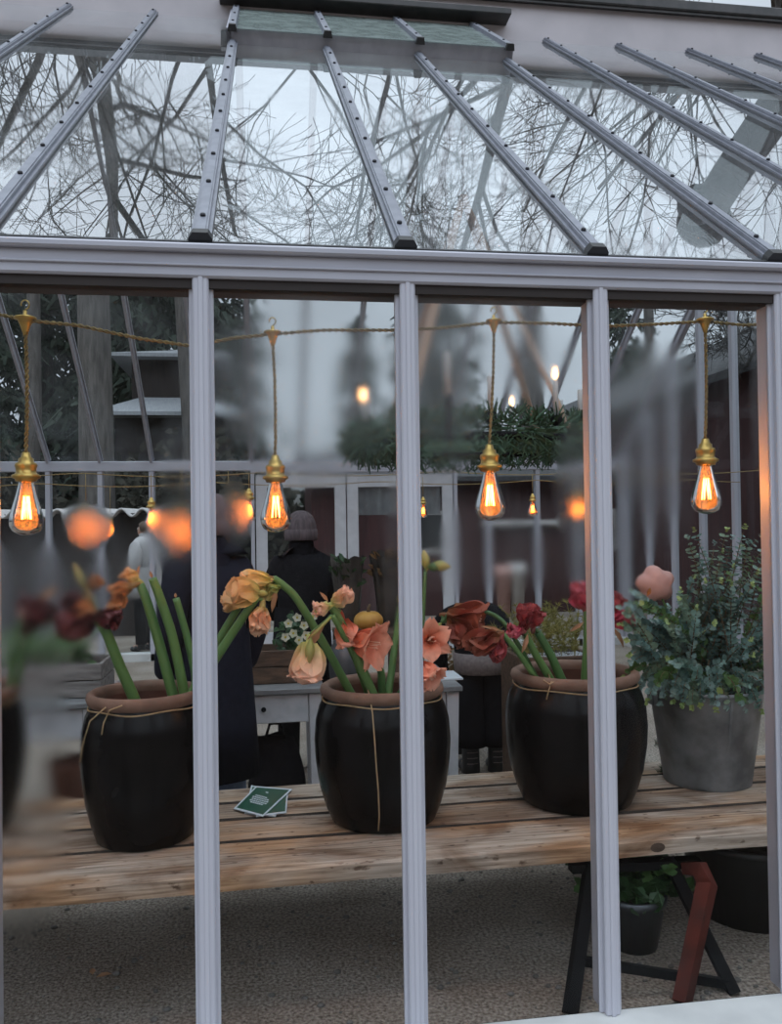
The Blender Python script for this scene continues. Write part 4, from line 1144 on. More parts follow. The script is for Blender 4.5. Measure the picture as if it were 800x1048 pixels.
# string of lamps along the back of the house
bl = [(88,541,4.4,13,'lamp glowing orange through a fogged patch near the leftmost front lamp'),(155,531,4.6,13,'small lamp above the person in the white jacket'),(186,545,3.9,15,'lamp glowing through the fogged pane left of the second post'),
      (234,532,4.2,13,'lamp glowing through the fogged strip just right of the second post'),(255,523,4.6,14,'small lamp hanging in front of the pale door frame'),(433,523,5.2,9,'small distant lamp just right of the third post'),
      (545,521,5.0,10,'small distant lamp to the right of the front lamp under the wreath'),(592,521,5.0,12,'small distant lamp just left of the fourth post'),(113,543,6.6,7,'tiny distant lamp low between the two orange glows')]
cz = P(100, 487, 5.0).z
for px, py, y, w, lb in bl:
    c = P(px, py, y); Lg = w*2.4/F_PX*(y+DIST)
    s_ = c+V((0,0,Lg*.68)); hz = max(cz, s_.z+.05)
    lamp(lb, V((c.x, y, hz)), s_, c.z-Lg*.32, .5, 'small lamps strung along the back', True, True, 'fils')
for k, (y, dz, lb) in enumerate(((4.6, 0, 'thin cord of the small lamps, the upper one under the back eave'), (5.2, -.05, 'thin sagging cord of the small lamps, the lower one under the back eave'))):
    e = MB(); n = 60; pts = []
    for i in range(n+1):
        x = XL+.05+(XR-XL-.1)*i/n; pts.append(V((x, y, cz+dz+.0-.035*abs(sin(x*2.1+k)))))
    e.tube(pts, .004, 5); tag(e.build('lamp_cord', M['cordm'], None, True), lb, 'cord')

# ------------------------------------------------------------------ fir wreath chandelier
rn = random.Random(9)
cc = P(480, 452, 2.2); RW = .62
ch = thing('wreath_chandelier', 'hanging fir wreath with white candles on four tan straps', 'chandelier', cc)
e = MB(); e.tube([cc+V((RW*cos(a), RW*sin(a), -.03)) for a in [i*pi/24 for i in range(49)]], .02, 8); e.build('ring', M['iron'], ch, True)
e = MB()
for k in range(5200):
    a = rn.uniform(0, 2*pi); b_ = rn.uniform(0, 2*pi); q = rn.uniform(.03, .10)
    rad = V((cos(a), sin(a), 0)); p = cc+rad*(RW+q*cos(b_))+V((0,0,q*sin(b_)*1.0))
    d = (rad*cos(b_)+V((0,0,sin(b_)))+V((-sin(a), cos(a), 0))*rn.uniform(-1.6,1.6)).normalized()
    w = d.cross(V((rn.uniform(-1,1), -1, rn.uniform(-1,1)))).normalized()*.0055; L = rn.uniform(.04,.075)
    e.add([p-w, p+w, p+d*L+w*.6, p+d*L-w*.6], [(0,1,2,3)])
e.build('fir_foliage', M['fir'], ch)
apex = P(474, 200, 2.2)
for a in (.55, 2.35, 3.9, 5.5):
    e = MB(); q = cc+V((RW*cos(a), RW*sin(a), .02)); e.bar(q, apex, .05, .008, (cos(a), sin(a), 0)); e.build('strap', M['copper'], ch)
e = MB(); rz_ = ZE+(2.2)*tan(SA)-.04; e.tube([apex, V((apex.x, apex.y, rz_))], .008, 6); e.build('suspension', M['iron'], ch)
e = MB(); e.tube([apex+V((.03*cos(a), 0, .03*sin(a))) for a in [i*pi/6 for i in range(13)]], .006, 6); e.build('apex_ring', M['iron'], ch, True)
for k in range(10):
    a = .25+2*pi*k/10; q = cc+V((RW*cos(a), RW*sin(a), .07))
    cd = MB(); cd.lathe([(0,0),(.014,0),(.014,.19),(.010,.197),(0,.2)], 14, q); o = cd.build('candle', M['wax'], ch, True)
    e = MB(); e.lathe([(.012,-.04),(.03,-.02),(.032,.01),(.028,.012),(.016,-.012),(0,-.012)], 14, q); e.build('candle_cup', M['iron'], o, True)
    if k in (1, 3, 4, 8):
        e = MB(); e.lathe([(0,.2),(.008,.207),(.013,.222),(.010,.24),(.004,.258),(0,.265)], 10, q); e.build('flame', M['flame'], o, True)
# a dark post with a candle and a shallow fir tray, nearer than the wreath
pc = P(459, 468, 1.5)
t = thing('candle_post', 'dark iron post with a tall white candle over a flat fir tray', 'candle holder', pc)
e = MB(); e.bar(P(459,462,1.5), P(459,405,1.5), .03, .03); e.build('post', M['iron'], t)
e = MB(); e.lathe([(0,0),(.013,0),(.013,.20),(.008,.207),(0,.21)], 14, P(458,404,1.5)); e.build('candle', M['wax'], t, True)
e = MB(); a, b_ = P(441,464,1.5), P(498,464,1.5); e.bbox(a.x, b_.x, 1.42, 1.58, a.z-.015, a.z+.0, .004); e.build('tray', M['iron'], t)
e = MB()
for k in range(1100):
    p = V((rn.uniform(a.x-.01, b_.x+.01), rn.uniform(1.41,1.59), a.z+rn.uniform(-.02,.04))); d = V((rn.uniform(-1,1), rn.uniform(-1,1), rn.uniform(-.4,.6))).normalized()
    w = d.cross(V((0,-1,.3))).normalized()*.004; e.add([p-w, p+w, p+d*.045], [(0,1,2)])
e.build('fir_foliage', M['fir'], t)
e = MB(); q = P(459,405,1.5); e.tube([q+V((0,0,.2)), V((q.x, 1.5, ZE+1.5*tan(SA)-.04))], .004, 5); e.tube([P(459,462,1.5), a.lerp(b_,.3)], .004, 5); e.build('hanging_wire', M['iron'], t)

# ------------------------------------------------------------------ tables with wares
def table(label, xa, xb, y0, y1, z, drawers):
    t = thing('table', label, 'table', ((xa+xb)/2, (y0+y1)/2, 0))
    e = MB(); e.bbox(xa-.02, xb+.02, y0-.03, y1+.03, z-.032, z, .005); e.build('tabletop', M['tabtop'], t)
    for x in (xa+.03, xb-.03):
        for y in (y0+.03, y1-.03):
            e = MB(); e.hexa([(x-.02,y-.02,0),(x+.02,y-.02,0),(x+.02,y+.02,0),(x-.02,y+.02,0),(x-.034,y-.034,z-.032),(x+.034,y-.034,z-.032),(x+.034,y+.034,z-.032),(x-.034,y+.034,z-.032)]); e.build('leg', M['white'], t)
    e = MB(); e.bbox(xa+.06, xb-.06, y1-.05, y1-.02, z-.19, z-.032, .003); e.bbox(xa+.02, xa+.045, y0+.05, y1-.05, z-.19, z-.032, .003); e.bbox(xb-.045, xb-.02, y0+.05, y1-.05, z-.19, z-.032, .003); e.build('apron', M['white'], t)
    n = drawers; w = (xb-xa-.13)/n
    for k in range(n):
        e = MB(); e.bbox(xa+.068+k*w, xa+.062+(k+1)*w, y0-.0, y0+.03, z-.19, z-.036, .004); dd = e.build('drawer', M['white'], t)
        e = MB(); e.ball((xa+.065+(k+.5)*w, y0-.018, z-.11), .014, .016, .014); e.build('knob', M['iron'], dd, True)
    return t
tz = .72
ta, tb = PZ(205, 706, tz), PZ(470, 702, tz)
table('old white table with a grey top behind the middle jar', PZ(328,703,tz).x-.62, PZ(328,703,tz).x, 2.18, 2.75, tz, 1)
side = table('small white side table whose grey top shows right of the middle jar', PZ(425,704,tz).x, PZ(471,703,tz).x, 2.06, 2.75, tz, 1)
table('white table carrying the grey plank box at the left', -1.75, PZ(98,718,tz).x, 2.03, 2.6, tz, 2)
c = P(456, 697, 2.3); c.z = tz
e = MB(); e.bbox(c.x-.07, c.x+.08, 2.2, 2.45, tz, tz+.012, .002); tag(e.build('folded_cloth', M['paper']), 'folded white cloth lying on the side table right of the middle jar', 'cloth')
# plank boxes
def crate(label, x0, x1, y0, y1, z0, h, mt, n=2):
    t = thing('plank_box', label, 'crate', ((x0+x1)/2, (y0+y1)/2, z0))
    for k in range(n):
        za, zb_ = z0+h*k/n+.003, z0+h*(k+1)/n-.003
        for q in ((x0,x1,y0,y0+.018),(x0,x1,y1-.018,y1),(x0,x0+.018,y0+.02,y1-.02),(x1-.018,x1,y0+.02,y1-.02)):
            e = MB(); e.bbox(*q, za, zb_, .003); e.build('plank', M[mt], t)
    e = MB()
    for x in (x0+.02, x1-.045):
        for y in (y0+.018, y1-.043): e.box(x, x+.025, y, y+.025, z0+.001, z0+h-.005)
    e.box(x0+.02, x1-.02, y0+.02, y1-.02, z0, z0+.012)
    e.build('inner_frame', M[mt], t)
    e = MB(); e.box(x0+.05, x1-.05, y0+.05, y1-.05, z0+.012, z0+h*.8); e.build('soil', M['soil'], t)
    return t
b0, b1 = P(8, 700, 2.12), P(104, 700, 2.12)
crate('weathered grey plank box of white flowering greenery on the left table', b0.x-.25, b1.x, 2.12, 2.5, tz, .18, 'wood2')
c0, c1 = P(255, 690, 2.3), P(318, 690, 2.3)
crate('dark brown wooden box on the table below the white primroses', c0.x, c1.x, 2.3, 2.6, tz, .19, 'darkwood', 2)
def leafy(name, label, cat, cen, rx_, ry_, h, n, mt, L, w, group=None):
    t = thing(name, label, cat, cen, group)
    for k in range(7):
        e = MB(); a = 2*pi*k/7
        b_ = V(cen)+V((cos(a)*rx_*.3, sin(a)*ry_*.3, 0)); tip = V(cen)+V((cos(a)*rx_*rn.uniform(.5,.9), sin(a)*ry_*.8, h*rn.uniform(.5,1)))
        pts = bez(b_, b_+V((0,0,h*.6)), tip, 5); e.tube(pts, .003, 4); st = e.build('stem', M['stemd'], t)
        e = MB()
        for q in range(n//7):
            p = pts[rn.randint(1,5)]+V((rn.uniform(-1,1)*rx_*.3, rn.uniform(-1,1)*ry_*.3, rn.uniform(-.3,.3)*h))
            e.leaf(p, (rn.uniform(-1,1), rn.uniform(-1,1), rn.uniform(-.5,.8)), (rn.uniform(-.5,.5), -.6, 1), L*rn.uniform(.7,1.2), w, .15, .4)
        e.build('leaves', M[mt], st)
    return t
def primrose(t, spots, r, y):
    for px, py in spots:
        c = P(px, py, y); e = MB(); ta_ = rn.uniform(0, 6)
        for k in range(5):
            a = ta_+2*pi*k/5; d = V((cos(a), -.25, sin(a))); e.leaf(c, d, (0,-1,0), r, r*.95, .1, .2)
        o = e.build('bloom', M['daff'], t)
        e = MB(); e.ball(c+V((0,-.004,0)), r*.25, r*.2, r*.25, 8, 5); e.build('bloom_centre', M['daffc'], o, True)
for k, px in enumerate((18, 48, 78, 108)):
    if px > 100: continue
    q = P(px, 690, 2.3); q.z = tz+.15
    t = leafy('primrose', ['leafy plant with tiny white flowers in the grey plank box, leftmost in it', 'leafy plant with tiny white flowers in the middle of the grey plank box', 'leafy plant at the right end of the grey plank box'][k], 'plant', q, .11, .11, .17, 90, 'leafg', .06, .035, 'plants in the grey plank box')
    primrose(t, [(px-4, 664), (px+4, 655), (px-7, 672), (px+8, 668)][:4 if k < 2 else 3], .013, 2.2)
q = P(300, 672, 2.42); q.z = tz+.155
t = leafy('primrose', 'white primroses with yellow centres in front of the person in the knit hat', 'plant', q, .10, .09, .16, 84, 'leafd', .07, .04)
primrose(t, [(295,638),(304,632),(311,640),(300,648),(292,652),(320,631),(306,655),(313,650)], .028, 2.26)
# pumpkin on a dark box, wrapped pots, jug
q0, q1 = P(345, 690, 2.35), P(412, 690, 2.35)
zb = P(380, 648, 2.35).z
e = thing('stand', 'dark wooden stand under the orange squash behind the middle jar', 'stand', ((q0.x+q1.x)/2, 2.5, 0))
m_ = MB(); m_.bbox(q0.x, q1.x, 2.35, 2.7, zb-.03, zb, .004); m_.build('top', M['darkwood'], e)
for x in (q0.x+.02, q1.x-.02):
    for y in (2.38, 2.67):
        m_ = MB(); m_.box(x-.018, x+.018, y-.018, y+.018, 0, zb-.03); m_.build('leg', M['darkwood'], e)
def squash(label, px, py, y, r, mt='pumpkin', fl=.72):
    c = P(px, py, y); t = thing('squash', label, 'squash', (c.x, c.y, zb)); e = MB(); n = 48; vs, fs = [], []
    for i in range(13):
        th = pi*i/12
        for k in range(n):
            a = 2*pi*k/n; rr_ = r*(1+.07*abs(sin(a*4.5))-.035)
            vs.append((c.x+rr_*sin(th)*cos(a), c.y+rr_*sin(th)*sin(a), zb+r*fl*(1-cos(th)*(1-.25*exp(-(sin(th)*3)**2)))*1.0))
    for i in range(12):
        for k in range(n): fs.append((i*n+k, i*n+(k+1)%n, (i+1)*n+(k+1)%n, (i+1)*n+k))
    e.add(vs, fs); e.build('body', M[mt], t, True)
    e = MB(); zt_ = zb+r*fl*1.72; e.tube([(c.x,c.y,zt_),(c.x,c.y,zt_+.03),(c.x+.012,c.y,zt_+.05)], [.012,.009,.008], 7); e.build('stalk', M['twig'], t, True)
squash('ribbed orange squash on the dark stand behind the middle jar', 377, 636, 2.47, .085)
def wrapped(label, px, pyb, pyt, y, r):
    b_ = P(px, pyb, y); b_.z = zb; zt_ = P(px, pyt, y).z; h = zt_-zb
    t = thing('wrapped_plant', label, 'plant', b_); ORG[t] = V((0,0,0))
    e = MB(); n = 36; vs, fs = [], []
    for i in range(11):
        u = i/10
        for k in range(n):
            a = 2*pi*k/n; rr_ = r*(.55+.5*u+.08*sin(a*5+u*6)*u+.05*sin(a*9+2*u))
            vs.append((rr_*cos(a), rr_*sin(a)*.8, h*u+(.02*sin(a*4)*u)))
    for i in range(10):
        for k in range(n): fs.append((i*n+k, i*n+(k+1)%n, (i+1)*n+(k+1)%n, (i+1)*n+k))
    e.add(vs, fs); e.build('wrapping', M['ciel'], t, True)
    e = MB()
    for k in range(40):
        a = rn.uniform(0, 6.28); p = V((cos(a)*r*.5, sin(a)*r*.4, h*rn.uniform(.6,.95))); e.leaf(p, (cos(a), sin(a), rn.uniform(.2,1)), (0,-1,.5), .09, .03, .2)
    e.build('leaves', M['leafd'] if px < 370 else M['drybrown'], t)
wrapped('plant in glossy dark wrapping at the left of the dark stand', 356, 640, 572, 2.6, .10)
wrapped('plant in glossy dark wrapping at the right of the dark stand', 398, 640, 566, 2.62, .105)
q = P(350, 690, 2.28); jx = q.x
t = thing('watering_jug', 'dark zinc jug standing behind the middle jar rim', 'jug', (jx, 2.3, tz)); ORG[t] = V((0,0,0))
e = MB(); e.lathe([(0,0),(.075,0),(.078,.01),(.085,.10),(.075,.19),(.055,.22),(.058,.235),(.05,.235),(.045,.215),(.06,.18),(0,.02)], 28); e.build('body', M['jug'], t, True)
e = MB(); e.tube([(.055,0,.21),(.10,0,.2),(.12,0,.14),(.085,0,.07)], .008, 7); e.build('handle', M['jug'], t, True)
t.location = (PZ(353,700,tz).x, 2.30, tz)
# things stored under the table
q = P(282, 790, 2.3); 
t = thing('cloth_bag', 'dark cloth bag slumped on the ground under the white table', 'bag', (q.x, 2.45, 0)); ORG[t] = V((0,0,0))
zt_ = P(282, 757, 2.35).z
e = MB(); n = 24; vs, fs = [], []
for i in range(9):
    u = i/8
    for k in range(n):
        a = 2*pi*k/n; rr_ = .17*(1-.35*u**2)*(1+.06*sin(a*3+u*4)); vs.append((rr_*cos(a), rr_*sin(a)*.7, zt_*u+.015*sin(a*2)*u))
for i in range(8):
    for k in range(n): fs.append((i*n+k, i*n+(k+1)%n, (i+1)*n+(k+1)%n, (i+1)*n+k))
fs.append(tuple(8*n+k for k in range(n))); fs.append(tuple(range(n-1,-1,-1))); e.add(vs, fs); e.build('body', M['coat'], t, True)
e = MB(); e.tube([(-.06,-.05,zt_-.02),(-.03,-.06,zt_+.08),(.03,-.06,zt_+.08),(.06,-.05,zt_-.02)], .008, 6); e.build('handle', M['coat'], t, True)
for k, (px, lb) in enumerate(((64, 'terracotta pot under the left table, left of its pair'), (82, 'terracotta pot under the left table next to the left jar'))):
    q = P(px, 800, 2.3); t = thing('flower_pot', lb, 'pot', (q.x, 2.35, 0), 'terracotta pots under the left table'); ORG[t] = V((0,0,0))
    e = MB(); e.lathe([(0,0),(.06,0),(.095,.30),(.105,.305),(.105,.36),(.092,.36),(.088,.30),(.05,.02),(0,.02)], 26); e.build('body', M['terrain'], t, True)
# moss planter right of the bending person
m0, m1 = P(532, 672, 2.1), P(612, 672, 2.1)
t = thing('planter', 'dark wooden planter filled with dry yellow green moss behind the right jar', 'planter', ((m0.x+m1.x)/2, 2.3, 0))
e = MB(); e.bbox(m0.x, m1.x, 2.1, 2.13, .03, m0.z-.01, .004); e.build('front_panel', M['darkwood'], t)
e = MB(); e.bbox(m0.x, m1.x, 2.47, 2.5, .03, m0.z-.01, .004); e.build('back_panel', M['darkwood'], t)
for x in (m0.x, m1.x-.03):
    e = MB(); e.bbox(x, x+.03, 2.131, 2.469, .0, m0.z-.01, .004); e.build('side_panel', M['darkwood'], t)
e = MB(); e.box(m0.x+.03, m1.x-.03, 2.13, 2.47, m0.z-.06, m0.z-.02); e.build('soil', M['soil'], t)
e = MB()
for k in range(260):
    p = V((rn.uniform(m0.x+.03, m1.x-.03), rn.uniform(2.13,2.3), m0.z-.018)); e.ball(p, .006, n=6, m=4)
e.build('white_grit', M['paper'], t)['kind'] = 'stuff'
t2 = thing('dry_shrub', 'feathery dry yellow green shrub growing in the dark planter', 'plant', ((m0.x+m1.x)/2, 2.3, m0.z-.02))
for k in range(46):
    x = rn.uniform(m0.x+.02, m1.x-.02); b_ = V((x, rn.uniform(2.15,2.45), m0.z-.02)); tip = b_+V((rn.uniform(-.14,.14), rn.uniform(-.12,.1), rn.uniform(.14,.30)))
    pts = bez(b_, b_+V((0,0,.12)), tip, 6); e = MB(); e.tube(pts, .0018, 4)
    for p in pts[1:]:
        for s in range(13):
            d = V((rn.uniform(-1,1), rn.uniform(-1,1), rn.uniform(-.3,1))).normalized(); w = d.cross(V((0,-1,.2))).normalized()*.0022
            e.add([p-w, p+w, p+d*rn.uniform(.025,.055)], [(0,1,2)])
    e.build('sprig', M['moss'], t2)
# brown dried plant on the ground behind
q = P(478, 742, 3.1); gx = q.x
t = thing('plant_pot', 'dark pot of brown dried leaves behind the bending person', 'pot', (gx, 3.45, 0)); ORG[t] = V((0,0,0))
e = MB(); e.lathe([(0,0),(.16,0),(.21,.36),(.222,.362),(.222,.40),(.2,.4),(.19,.34),(0,.33)], 30); e.build('body', M['plastic'], t, True)
t = leafy('dried_plant', 'bushy brown dried plant in the dark pot behind the boots', 'plant', (gx, 3.45, .35), .34, .25, .48, 340, 'drybrown', .06, .028)

# ------------------------------------------------------------------ people
def skin(name, joints, edges, mt, parent, root, sub=2):
    names = list(joints); me = bpy.data.meshes.new(name)
    o0 = ORG[parent]
    me.from_pydata([tuple(V(joints[n][0])-o0) for n in names], [(names.index(a), names.index(b)) for a, b in edges], [])
    ob = bpy.data.objects.new(name, me); COL.objects.link(ob); ob.parent = parent; ORG[ob] = o0
    md = ob.modifiers.new('skin', 'SKIN'); md.use_smooth_shade = True
    for i, n in enumerate(names):
        r = joints[n][1]; sv = me.skin_vertices[0].data[i]
        sv.radius = (r, r) if not hasattr(r, '__len__') else r
        sv.use_root = (n == root)
    sb = ob.modifiers.new('smooth', 'SUBSURF'); sb.levels = sub; sb.render_levels = sub
    me.materials.append(mt)
    return ob
def hand(jo_, ed, wrist, base, d, s, tag_):
    """palm, four unequal fingers bent at the knuckle, and a thumb from the side of the palm"""
    d = V(d).normalized(); side = d.cross(V((0,0,1))); side = side.normalized() if side.length > .1 else V((1,0,0)); side *= s
    dn = d.cross(side)*s
    jo_[tag_+'p'] = (base+d*.05, (.034,.016)); ed.append((wrist, tag_+'p'))
    for k, (o, L) in enumerate(((-.028,.068),(-.009,.078),(.010,.073),(.027,.056))):
        a = base+d*.085+side*o; b_ = a+d*L*.5-dn*.008; c_ = b_+d*L*.32-dn*.026
        for nm, p, r in (('a',a,.010),('b',b_,.009),('c',c_,.0075)): jo_['%s%d%s' % (tag_,k,nm)] = (p, r)
        ed += [(tag_+'p', '%s%da' % (tag_,k)), ('%s%da' % (tag_,k), '%s%db' % (tag_,k)), ('%s%db' % (tag_,k), '%s%dc' % (tag_,k))]
    a = base+d*.03-side*.038; b_ = a+d*.035-side*.018-dn*.01
    jo_[tag_+'ta'] = (a, .011); jo_[tag_+'tb'] = (b_, .009); ed += [(tag_+'p', tag_+'ta'), (tag_+'ta', tag_+'tb')]
def person(label, x, y, face, h, shirt, pants, hat=None, long=.45, arms='front', hair='hair', group=None, bulk=1.):
    """a standing figure; face = heading the person looks to (radians, 0 = +y)"""
    t = thing('person', label, 'person', (x, y, 0), group); k = h/1.72
    fw = V((sin(face), cos(face), 0)); rt = V((cos(face), -sin(face), 0)); o = V((x, y, 0))
    def p(a, b_, c): return o+(rt*a+fw*b_)*k+V((0,0,c*k))
    j = {'pel':(p(0,0,.95),(.15*k,.11*k)),'wai':(p(0,0,1.10),(.135*k,.10*k)),'che':(p(0,.01,1.30),(.165*k,.115*k)),'nb':(p(0,-.01,1.45),.055*k),'nk':(p(0,.01,1.515),.054*k),
         'ch':(p(0,.035,1.555),.066*k),'hd':(p(0,.02,1.62),.088*k),'ht':(p(0,.01,1.675),.07*k),'nose':(p(0,.115,1.59),.014*k),'el':(p(-.09,.0,1.60),.018*k),'er':(p(.09,.0,1.60),.018*k)}
    ed = [('pel','wai'),('wai','che'),('che','nb'),('nb','nk'),('nk','ch'),('ch','hd'),('hd','ht'),('hd','nose'),('hd','el'),('hd','er')]
    for s, n in ((-1,'l'),(1,'r')):
        if arms == 'front': eb, wr, hd_ = p(s*.23,.05,1.13), p(s*.14,.24,1.02), fw
        else: eb, wr, hd_ = p(s*.235,-.03,1.13), p(s*.22,.06,.90), V((0,0,-1))+fw*.3
        j.update({'sh'+n:(p(s*.17,0,1.385),.055*k),'eb'+n:(eb,.047*k),'wr'+n:(wr,.029*k),'hp'+n:(p(s*.085,0,.88),.092*k),'kn'+n:(p(s*.095,.015,.49),.060*k),'an'+n:(p(s*.10,-.01,.085),.042*k),'to'+n:(p(s*.11,.13,.04),.038*k)})
        ed += [('che','sh'+n),('sh'+n,'eb'+n),('eb'+n,'wr'+n),('pel','hp'+n),('hp'+n,'kn'+n),('kn'+n,'an'+n),('an'+n,'to'+n)]
        hand(j, ed, 'wr'+n, wr, hd_, s, 'f'+n)
    skin('body', j, ed, M['skin'], t, 'pel', 2)
    for s in (-1, 1):
        e = MB(); e.ball(p(s*.034,.098,1.625), .013*k, n=8, m=6); e.build('eye', M['wax'], t, True)
    # coat: torso and sleeves in one skin, skirt as a flared tube
    c = {'pel':(p(0,0,.95),(.185*k,.145*k)),'wai':(p(0,0,1.10),(.175*k,.14*k)),'che':(p(0,.01,1.29),(.20*k,.15*k)),'nb':(p(0,-.005,1.445),(.125*k,.11*k)),'co':(p(0,0,1.535),(.082*k,.082*k))}
    ce = [('pel','wai'),('wai','che'),('che','nb'),('nb','co')]
    for s, n in ((-1,'l'),(1,'r')):
        w = j['wr'+n][0]; c.update({'sh'+n:(p(s*.18,0,1.395),.088*k),'eb'+n:(j['eb'+n][0],.068*k),'wr'+n:(w,.052*k)}); ce += [('che','sh'+n),('sh'+n,'eb'+n),('eb'+n,'wr'+n)]
    if bulk != 1: c = {q: (a, tuple(v*bulk for v in r) if hasattr(r, '__len__') else r*bulk) for q, (a, r) in c.items()}
    skin('coat', c, ce, shirt, t, 'pel', 2)
    e = MB(); n = 36; vs, fs = [], []
    zs = [1.12, 1.0, .85, .7, long]; zs = [z for z in zs if z > long]+[long, long+.01]
    for i, z in enumerate(zs):
        u = (1.12-z)/(1.12-.4); fr = 1+.02*i
        for q in range(n):
            a = 2*pi*q/n; rx_, ry_ = bulk*(.185+.05*u)*(1+.03*sin(a*6)*u), bulk*(.145+.05*u)*(1+.04*sin(a*5+1)*u)
            if i == len(zs)-1: rx_ -= .012; ry_ -= .012
            vs.append(p(rx_*cos(a), ry_*sin(a), z))
    for i in range(len(zs)-1):
        for q in range(n): fs.append((i*n+q, i*n+(q+1)%n, (i+1)*n+(q+1)%n, (i+1)*n+q))
    e.add(vs, fs); e.build('coat_skirt', shirt, t, True)
    e = MB(); n = 28; vs, fs = [], []
    spec = [(.10,.095,1.42),(.088,.085,1.47),(.084,.084,1.55),(.078,.078,1.565),(.072,.072,1.54)]
    for a_, b2, z in spec:
        for q in range(n): a = 2*pi*q/n; vs.append(p(a_*cos(a), .0+b2*sin(a), z))
    for i in range(len(spec)-1):
        for q in range(n): fs.append((i*n+q, i*n+(q+1)%n, (i+1)*n+(q+1)%n, (i+1)*n+q))
    e.add(vs, fs); e.build('collar', shirt, t, True)
    for s in (-1, 1):
        e = MB(); e.tube([p(s*.085,0,.92), p(s*.095,.015,.49), p(s*.10,0,.10)], [.105*k,.078*k,.07*k], 16); e.build('trouser_leg', pants, t, True)
        e = MB(); e.ball(p(s*.105,.055,.045), .05*k, .05*k, .044*k, 14, 8); e.ball(p(s*.11,.12,.035), .047*k, .06*k, .034*k, 14, 8)
        e.tube([p(s*.10,-.01,.03), p(s*.10,-.01,.17)], [.052*k,.05*k], 14); e.build('boot', M['boot'], t, True)
    if hat:
        pr = [(.112,1.565),(.118,1.57),(.121,1.60),(.119,1.638),(.112,1.642)]
        e = MB(); n = 40; vs, fs = [], []
        for r_, z in pr:
            for q in range(n): a = 2*pi*q/n; rr_ = r_*(1+.012*(q % 2)); vs.append(p(rr_*cos(a)*.93, .01+rr_*sin(a), z))
        for i in range(len(pr)-1):
            for q in range(n): fs.append((i*n+q, i*n+(q+1)%n, (i+1)*n+(q+1)%n, (i+1)*n+q))
        e.add(vs, fs); ht = MB()
        pr2 = [(.112,1.63),(.110,1.665),(.101,1.70),(.084,1.732),(.055,1.757),(.025,1.768),(.0,1.77)]; vs, fs = [], []
        for r_, z in pr2:
            for q in range(n): a = 2*pi*q/n; rr_ = r_*(1+.014*(q % 2)); vs.append(p(rr_*cos(a)*.93, .005+rr_*sin(a), z))
        for i in range(len(pr2)-1):
            for q in range(n): fs.append((i*n+q, i*n+(q+1)%n, (i+1)*n+(q+1)%n, (i+1)*n+q))
        ht.add(vs, fs); hh_ = ht.build('knit_hat', hat, t, True); e.build('hat_cuff', hat, hh_, True)
    # hair: a cap over the back and sides of the skull
    e = MB(); n = 28; vs, fs = [], []
    for i in range(9):
        th = pi*.62*i/8
        for q in range(n):
            a = 2*pi*q/n; f_ = max(0, sin(a)); r_ = .104
            zc = cos(th) if f_ < .2 or th < .9 else max(cos(th), .55)
            vs.append(p(r_*sin(th)*cos(a)*.95, .005+r_*sin(th)*sin(a), 1.625+r_*zc))
    for i in range(8):
        for q in range(n): fs.append((i*n+q, i*n+(q+1)%n, (i+1)*n+(q+1)%n, (i+1)*n+q))
    e.add(vs, fs); e.build('hair', M[hair], t, True)
    return t
q = P(308, 540, 3.1)
person('person seen from behind in a mauve knit hat and black jacket', q.x, 3.1, -.1, 1.66, M['coat'], M['coat'], M['beanie'], .62)
q = P(216, 540, 1.62)
person('person in a long black coat and blue jeans, mostly hidden behind the second post', q.x, 1.62, -.6, 1.72, M['navy'], M['jeans'], M['beanie'], .43, 'down')
q = P(149, 560, 9.0)
person('person in a white quilted jacket with brown hair, turned left, far behind', q.x, 9.0, -.95, 1.70, M['puffer'], M['coat'], None, .72, 'down', bulk=1.3)
# the bending person: legs, jacket hem with grey band, back turned to the glass
q = P(497, 787, 2.75); bx_, by_ = q.x, 2.80
t = thing('person', 'person in black bending forward, grey knit band round the jacket hem and laced boots', 'person', (bx_, by_, 0))
o = V((bx_, by_, 0)); rt, fw = V((1,0,0)), V((0,1,0))
def p(a, b_, c): return o+V((a, b_, c))
j = {'pel':(p(0,0,.92),(.14,.12)),'wai':(p(0,.14,1.0),(.13,.10)),'che':(p(0,.34,.98),(.15,.11)),'nb':(p(0,.48,.92),.07),'nk':(p(0,.54,.88),.054),'ch':(p(0,.57,.84),.066),'hd':(p(0,.60,.79),.088),'ht':(p(0,.61,.74),.07),'nose':(p(0,.70,.80),.014),'el':(p(-.09,.60,.80),.018),'er':(p(.09,.60,.80),.018)}
ed = [('pel','wai'),('wai','che'),('che','nb'),('nb','nk'),('nk','ch'),('ch','hd'),('hd','ht'),('hd','nose'),('hd','el'),('hd','er')]
c = {'pel':(p(0,0,.93),(.19,.16)),'wai':(p(0,.14,1.0),(.17,.14)),'che':(p(0,.34,.98),(.19,.15)),'nb':(p(0,.47,.92),.10)}
ce = [('pel','wai'),('wai','che'),('che','nb')]
